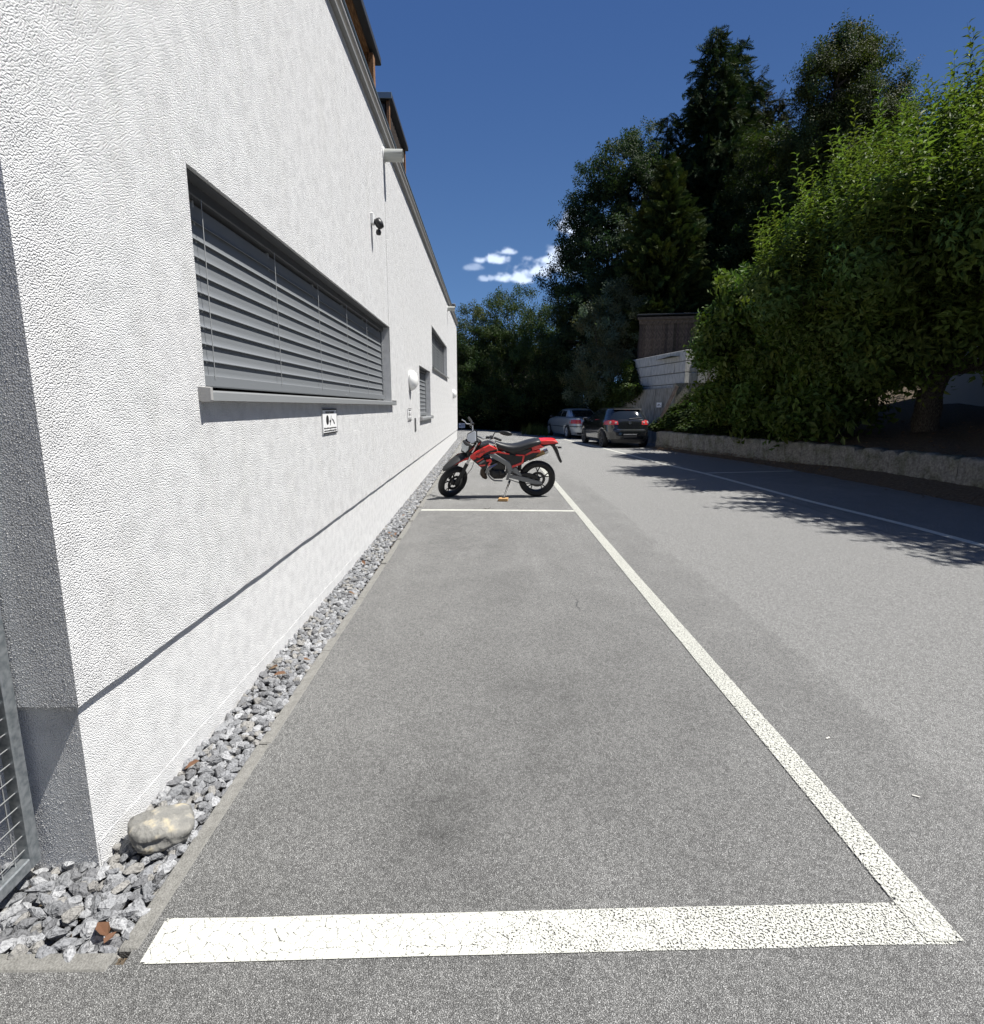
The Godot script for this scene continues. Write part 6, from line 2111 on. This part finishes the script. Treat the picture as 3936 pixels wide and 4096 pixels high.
func build_cars() -> void:
	var bk := mat("car_black", Color(0.008, 0.009, 0.011), 0.18)
	bk.clearcoat_enabled = true
	bk.clearcoat = 1.0
	bk.clearcoat_roughness = 0.03
	var sv := mat("car_silver", Color(0.38, 0.41, 0.43), 0.3, 0.4)
	sv.clearcoat_enabled = true
	sv.clearcoat = 0.8
	sv.clearcoat_roughness = 0.04
	var gl := mat("car_glass", Color(0.010, 0.013, 0.016), 0.05)
	gl.metallic_specular = 0.65
	mat("car_trim", Color(0.018, 0.018, 0.019), 0.5)
	var tl := mat("tail_red", Color(0.42, 0.008, 0.010), 0.14)
	tl.clearcoat_enabled = true
	mat("tail_clear", Color(0.45, 0.40, 0.38), 0.15, 0.2)
	mat("rim_silver", Color(0.45, 0.46, 0.47), 0.3, 0.7)
	mat("rim_dark", Color(0.05, 0.05, 0.052), 0.45, 0.3)
	mat("plate_grey", Color(0.34, 0.35, 0.36), 0.4)
	mat("plate_dark", Color(0.03, 0.03, 0.032), 0.5)
	hatchback()
	saloon()

func hatchback() -> void:
	var t := [[0.17, 1.96, -1.98, 0.78, 5.0], [0.30, 2.05, -2.09, 0.85, 5.0], [0.45, 2.085, -2.14, 0.872, 5.0], [0.60, 2.075, -2.15, 0.880, 5.2], [0.72, 2.02, -2.12, 0.880, 5.4], [0.85, 1.99, -2.02, 0.874, 5.6], [0.95, 1.96, -1.76, 0.858, 5.6], [1.01, 1.93, -1.20, 0.838, 5.4], [1.06, 1.90, -1.03, 0.806, 5.2], [1.20, 1.80, -0.78, 0.750, 4.8], [1.34, 1.68, -0.48, 0.690, 4.6], [1.42, 1.60, -0.22, 0.640, 4.4], [1.46, 1.52, -0.02, 0.570, 4.0], [1.480, 1.38, 0.15, 0.46, 3.6], [1.488, 1.0, 0.4, 0.25, 3.0]]
	var car := thing("hatchback_car", "black hatchback parked in front of the concrete panel wall, rear towards us", "car", Vector3(5.02, 0.0, -23.15))
	car.rotation.y = 0.10
	part(car, "body", car_shell(t, [1.289, -1.289], 0.315), M.car_black)
	for s in [-1.0, 1.0]:
		for z in [1.289, -1.289]:
			car_wheel(car, Vector3(0.765 * s, 0.315, z), 0.315, s, M.rim_dark, 5)
		part(car, "side_window", side_patch(t, v2s([[1.30, 1.05], [0.25, 1.03], [0.25, 1.405], [1.16, 1.37]]), s), M.car_glass)
		part(car, "side_window", side_patch(t, v2s([[0.20, 1.03], [-0.95, 1.03], [-0.33, 1.36], [0.20, 1.405]]), s), M.car_glass)
		part(car, "sill_strip", side_patch(t, v2s([[0.88, 0.24], [-0.88, 0.24], [-0.88, 0.30], [0.88, 0.30]]), s), M.car_trim)
		part(car, "rub_strip", side_patch(t, v2s([[0.90, 0.52], [-0.90, 0.52], [-0.90, 0.56], [0.90, 0.56]]), s, 10, 1, 0.012), M.car_trim)
		bpart(car, "wing_mirror", Vector3(0.955 * s, 1.02, -0.72), Vector3(0.20, 0.13, 0.10), M.car_black, 0.03)
		# tail lamps reach round the corner
		var lamp := part(car, "tail_lamp", rear_patch(t, v2s([[0.44 * s, 0.865], [0.868 * s, 0.845], [0.838 * s, 1.03], [0.46 * s, 0.99]]), 16, 5, 0.009), M.tail_red)
		part(lamp, "lamp_side", side_patch(t, v2s([[1.93, 0.85], [1.62, 0.90], [1.60, 0.98], [1.88, 1.03]]), s, 8, 4, 0.008), M.tail_red)
		for q in [[0.70, 0.935, 0.052], [0.535, 0.925, 0.040]]:
			var c := Vector3(q[0] * s, q[1], car_rear_z(t, q[0] * s, q[1]) + 0.014)
			var b := MB.new()
			b.lathe([[0.0, 0.008], [q[2] * 0.6, 0.010], [q[2], 0.0]], 16, Transform3D(Basis(Vector3(0, 1, 0), 0.25 * s) * Basis(Vector3(1, 0, 0), PI / 2 - 0.15), c))
			part(lamp, "bulb_ring", b.done(), M.tail_clear)
	var rw := part(car, "rear_window", rear_patch(t, v2s([[-0.66, 1.06], [0.66, 1.06], [0.56, 1.375], [-0.56, 1.375]])), M.car_glass)
	var b := MB.new()
	b.tube([Vector3(-0.02, 1.07, car_rear_z(t, 0, 1.07) + 0.02), Vector3(0.30, 1.10, car_rear_z(t, 0.3, 1.10) + 0.02), Vector3(0.46, 1.11, car_rear_z(t, 0.46, 1.11) + 0.02)], [0.014, 0.010, 0.007], 6)
	part(rw, "wiper", b.done(), M.car_trim)
	bpart(car, "roof_spoiler", Vector3(0, 1.425, 1.60), Vector3(1.06, 0.022, 0.16), M.car_black, 0.008, Basis(Vector3(1, 0, 0), 0.12))
	part(car, "bumper_strip", rear_patch(t, v2s([[-0.80, 0.545], [0.80, 0.545], [0.80, 0.575], [-0.80, 0.575]]), 16, 1, 0.012), M.car_black)
	part(car, "chrome_strip", rear_patch(t, v2s([[-0.50, 0.675], [0.55, 0.675], [0.55, 0.688], [-0.50, 0.688]]), 12, 1, 0.010), M.bike_chrome)
	part(car, "lower_bumper", rear_patch(t, v2s([[-0.72, 0.20], [0.72, 0.20], [0.76, 0.33], [-0.76, 0.33]]), 16, 2, 0.010), M.car_trim)
	part(car, "hatch_gap", rear_patch(t, v2s([[-0.60, 0.64], [0.60, 0.64], [0.60, 0.648], [-0.60, 0.648]]), 12, 1, 0.004), M.car_trim)
	var np := bpart(car, "number_plate", Vector3(-0.02, 0.455, car_rear_z(t, 0.0, 0.455) + 0.012), Vector3(0.50, 0.105, 0.010), M.plate_dark, 0.003)
	bpart(np, "painted_edge_gleam", Vector3(0, 0.056, 0.004), Vector3(0.50, 0.012, 0.008), M.plate_grey, 0.002)  # pale strip paints in the bright reflection along the plate edge
	# round emblem on the tailgate
	var em := Node3D.new()
	em.name = "emblem"
	em.position = Vector3(0, 0.93, car_rear_z(t, 0, 0.93) + 0.008)
	em.rotation.x = -0.18
	car.add_child(em, true)
	b = MB.new()
	b.lathe([[0.052, 0.0], [0.052, 0.010], [0.062, 0.010], [0.062, 0.0]], 24, Transform3D(Basis(Vector3(1, 0, 0), PI / 2), Vector3.ZERO), false)
	for q in [[-0.024, 0.044, 0.0, 0.004], [0.024, 0.044, 0.0, 0.004], [-0.044, 0.018, -0.022, -0.044], [-0.022, -0.044, 0.0, -0.006], [0.0, -0.006, 0.022, -0.044], [0.022, -0.044, 0.044, 0.018]]:
		b.tube([Vector3(q[0], q[1], 0.005), Vector3(q[2], q[3], 0.005)], [0.005], 5)
	part(em, "badge", b.done(), M.bike_chrome)
	b = MB.new()
	b.tube([Vector3(0, 1.475, 1.2), Vector3(0, 1.53, 1.26)], [0.012, 0.005], 6)
	part(car, "aerial", b.done(), M.car_trim)
	bpart(car, "high_brake_light", Vector3(0, 1.40, 1.645), Vector3(0.22, 0.014, 0.012), M.tail_red, 0.003)

func saloon() -> void:
	var t := [[0.18, 2.38, -2.15, 0.80, 5.0], [0.32, 2.47, -2.24, 0.865, 5.0], [0.50, 2.49, -2.27, 0.893, 5.0], [0.65, 2.47, -2.25, 0.898, 5.0], [0.80, 2.44, -2.14, 0.89, 5.2], [0.90, 2.41, -1.90, 0.875, 5.2], [0.965, 2.34, -1.40, 0.855, 5.2], [0.995, 2.0, -1.15, 0.835, 5.0], [1.015, 1.66, -1.05, 0.80, 4.8], [1.15, 1.45, -0.84, 0.75, 4.6], [1.28, 1.22, -0.55, 0.69, 4.4], [1.37, 1.02, -0.28, 0.625, 4.2], [1.41, 0.88, -0.08, 0.55, 4.0], [1.428, 0.72, 0.08, 0.45, 3.6], [1.436, 0.5, 0.25, 0.22, 3.0]]
	var car := thing("saloon_car", "silver saloon parked beyond the black hatchback", "car", Vector3(4.38, 0.0, -29.55))
	car.rotation.y = 0.20
	part(car, "body", car_shell(t, [1.415, -1.415], 0.318), M.car_silver)
	for s in [-1.0, 1.0]:
		for z in [1.415, -1.415]:
			car_wheel(car, Vector3(0.785 * s, 0.318, z), 0.318, s, M.rim_silver, 9)
		part(car, "side_window", side_patch(t, v2s([[1.02, 1.03], [0.33, 1.03], [0.33, 1.335], [0.86, 1.30]]), s), M.car_glass)
		part(car, "side_window", side_patch(t, v2s([[0.29, 1.03], [-0.92, 1.03], [-0.42, 1.30], [0.29, 1.335]]), s), M.car_glass)
		part(car, "rub_strip", side_patch(t, v2s([[1.02, 0.545], [-1.02, 0.545], [-1.02, 0.585], [1.02, 0.585]]), s, 12, 1, 0.012), M.car_trim)
		part(car, "rub_strip", side_patch(t, v2s([[2.32, 0.565], [1.80, 0.565], [1.80, 0.605], [2.32, 0.605]]), s, 8, 1, 0.012), M.car_trim)
		part(car, "door_gap", side_patch(t, v2s([[0.315, 0.34], [0.307, 0.34], [0.307, 1.0], [0.315, 1.0]]), s, 1, 6, 0.002), M.car_trim)
		bpart(car, "wing_mirror", Vector3(0.97 * s, 1.03, -0.66), Vector3(0.20, 0.12, 0.10), M.car_trim, 0.03)
		var lamp := part(car, "tail_lamp", rear_patch(t, v2s([[0.50 * s, 0.72], [0.865 * s, 0.72], [0.850 * s, 0.905], [0.52 * s, 0.905]]), 14, 5, 0.008), M.tail_red)
		part(lamp, "lamp_side", side_patch(t, v2s([[2.36, 0.725], [2.14, 0.735], [2.16, 0.90], [2.30, 0.90]]), s, 6, 4, 0.008), M.tail_red)
	part(car, "rear_window", rear_patch(t, v2s([[-0.68, 1.03], [0.68, 1.03], [0.56, 1.345], [-0.56, 1.345]])), M.car_glass)
	part(car, "bumper_strip", rear_patch(t, v2s([[-0.84, 0.565], [0.84, 0.565], [0.84, 0.605], [-0.84, 0.605]]), 18, 1, 0.012), M.car_trim)
	part(car, "boot_edge", rear_patch(t, v2s([[-0.80, 0.955], [0.80, 0.955], [0.80, 0.972], [-0.80, 0.972]]), 16, 1, 0.006), M.rim_silver)
	part(car, "plate_recess", rear_patch(t, v2s([[-0.30, 0.74], [0.30, 0.74], [0.32, 0.88], [-0.32, 0.88]]), 8, 2, 0.006), M.car_trim)
	part(car, "lower_bumper", rear_patch(t, v2s([[-0.70, 0.22], [0.70, 0.22], [0.72, 0.30], [-0.72, 0.30]]), 14, 2, 0.010), M.car_trim)

# ---------------------------------------------------------------- small things
func build_small_things() -> void:
	# parking plate on the panel wall
	var s := thing("parking_sign", "small white pictogram sign on the concrete panel wall above the hatchback", "sign", Vector3(6.80, 1.58, -23.05))
	s.basis = Basis(Vector3(0, 1, 0), -PI / 2 + 0.62)
	bpart(s, "plate", Vector3.ZERO, Vector3(0.24, 0.19, 0.008), M.sign_white, 0.002)
	var b := MB.new()
	b.prism(PackedVector2Array([Vector2(-0.07, -0.04), Vector2(-0.03, -0.045), Vector2(-0.015, 0.0), Vector2(-0.03, 0.045), Vector2(-0.05, 0.03)]), 0.004, 0.0052)
	b.prism(PackedVector2Array([Vector2(-0.01, 0.02), Vector2(0.02, 0.03), Vector2(0.08, -0.035), Vector2(0.06, -0.045), Vector2(0.02, -0.005)]), 0.004, 0.0052)
	part(s, "pictogram", b.done(), M.sign_black)
	# blue and white sign at the far end
	s = thing("notice_board", "small white notice with blue print at the far end beyond the building corner", "sign", Vector3(-1.52, 0.0, -33.2))
	bpart(s, "board", Vector3(0, 0.45, 0), Vector3(0.36, 0.27, 0.012), M.sign_white, 0.003)
	for k in 3:
		bpart(s, "print_line", Vector3(0.05, 0.53 - k * 0.055, 0.007), Vector3(0.2, 0.022, 0.002), M.sign_blue)
	b = MB.new()
	b.lathe([[0.0, 0.002], [0.045, 0.002], [0.045, 0.0]], 18, Transform3D(Basis(Vector3(1, 0, 0), PI / 2), Vector3(-0.11, 0.43, 0.006)), false)
	part(s, "disc", b.done(), M.sign_blue)
	bpart(s, "post", Vector3(0, 0.2, -0.02), Vector3(0.03, 0.5, 0.03), M.galvanised, 0.004)
	# plank leaning at the end of the panel wall
	var p0 := Vector3(7.10, 2.26, -21.9)
	var p1 := Vector3(6.42, 0.85, -21.75)
	var pl := MB.new(true)
	pl.col = Color(1.3, 1.25, 1.2)
	pl.box(Vector3.ZERO, Vector3(0.14, p0.distance_to(p1), 0.045), 0.004)
	var o := part(self, "leaning_plank", pl.done(), M.weathered_wood, Transform3D(toward(p0 - p1, 0.6), (p0 + p1) * 0.5))
	tag(o, "dark plank leaning where the panel wall meets the bank", "plank")
	# leaves in the gravel
	var lf := MB.new()
	lf.quad(Vector3(0, 0, -0.03), Vector3(0.018, 0.012, -0.005), Vector3(0, 0.004, 0.0), Vector3(-0.016, 0.014, -0.008))
	lf.quad(Vector3(0.018, 0.012, -0.005), Vector3(0.012, 0.018, 0.02), Vector3(0, 0.01, 0.03), Vector3(0, 0.004, 0.0))
	lf.quad(Vector3(-0.016, 0.014, -0.008), Vector3(0, 0.004, 0.0), Vector3(0, 0.01, 0.03), Vector3(-0.014, 0.02, 0.018))
	var lm := lf.done()
	for q in [[-1.11, -1.40, 1.0, "russet dry leaf lying in the gravel at the kerb corner"], [-1.07, -1.375, 0.6, "smallest dry leaf tucked against the kerb corner"], [-1.24, -2.16, 1.0, "dry leaf on the gravel just beyond the boulder"], [-1.235, -3.06, 1.1, "curled dry leaf against the plinth halfway along the bay"], [-1.17, -2.98, 1.2, "largest curled dry leaf in the middle of the gravel strip"], [-1.075, -3.17, 0.9, "dry leaf lying beside the kerb halfway along the bay"], [-1.1, -4.4, 0.9], [-1.2, -5.3, 1.0], [-1.12, -6.4, 1.0], [-1.16, -6.55, 1.1], [-1.08, -6.5, 0.9], [-1.15, -7.6, 1.0]]:
		var d := part(self, "dry_leaf", lm, M.dry_leaf, Transform3D((Basis(Vector3(0, 1, 0), rf(0, TAU)) * Basis(Vector3(1, 0, 0), rf(-0.4, 0.4))).scaled(Vector3.ONE * q[2]), Vector3(q[0], gy(q[0], q[1]) + 0.022, q[1])))
		tag(d, q[3] if q.size() > 3 else "small dry leaf on the far part of the gravel strip", "leaf", "dry leaves in the gravel")
	# litter on the asphalt
	for q in [[1.56, -2.38, 0.5, "tiny pale scrap of bark on the asphalt, the farther of two"], [1.67, -1.98, -0.5, "tiny tan scrap of bark on the asphalt, the nearer of two"]]:
		var m := MB.new()
		m.box(Vector3.ZERO, Vector3(0.026, 0.004, 0.007), 0.0015)
		var c := part(self, "bark_scrap", m.done(), M.paper, Transform3D(Basis(Vector3(0, 1, 0), q[2]), Vector3(q[0], gy(q[0], q[1]) + 0.004, q[1])))
		tag(c, q[3], "litter", "scraps on the asphalt")
	# hairline cracks in the asphalt
	for q in [[0.66, -4.35, 0.75, -3.95, "curved hairline crack in the bay near the long white line"], [-0.22, -4.4, 0.05, -4.3, "short hairline crack in the middle of the empty bay"], [3.3, -6.9, 3.75, -6.6, "hairline crack in the driving lane"], [-0.45, -10.4, 0.1, -10.3, "hairline crack under the motorbike"]]:
		var cb := MB.new()
		var pv := []
		for k in 13:
			var t := k / 12.0
			var c := Vector2(lerpf(q[0], q[2], t) + 0.03 * sin(t * 7.0 + q[0]) + rf(-0.008, 0.008), lerpf(q[1], q[3], t) + rf(-0.012, 0.012))
			var hw := 0.0018 * sin(PI * t) + 0.0005
			var row := [Vector3(c.x - hw, gy(c.x, c.y) + 0.003, c.y - hw), Vector3(c.x + hw, gy(c.x, c.y) + 0.003, c.y + hw)]
			if k > 0:
				cb.quad(pv[0], pv[1], row[1], row[0])
			pv = row
		var ck := part(self, "asphalt_crack", cb.done(), M.roof_sheet)
		tag(ck, q[4], "crack", "", "structure")
	# twigs by the stand
	b = MB.new()
	for k in 5:
		var a := Vector3(rf(-0.07, 0.07), 0.004, rf(-0.02, 0.02))
		b.tube([a, a + Vector3(rf(-0.07, 0.07), 0.004, rf(-0.03, 0.03))], [0.003], 4)
	var tw := part(self, "twig", b.done(), M.dark_wood, at(Vector3(-0.02, gy(0, -8.2) + 0.004, -8.24)))
	tag(tw, "small broken twig on the asphalt beside the white line", "twig")
	# invented unseen block behind the viewer: it keeps the sky off the near end wall
	var nb := thing("added_sky_blocker", "added unseen block behind the viewer cutting sky light on the near end wall", "building", Vector3(-3.0, 0, 10.0))
	bpart(nb, "wall", Vector3(0, 5.0, 3.0), Vector3(24.0, 10.4, 6.0), M.house_wall, 0.02)
	bpart(nb, "roof", Vector3(0, 10.35, 3.0), Vector3(24.8, 0.3, 6.8), M.roof_sheet, 0.02)
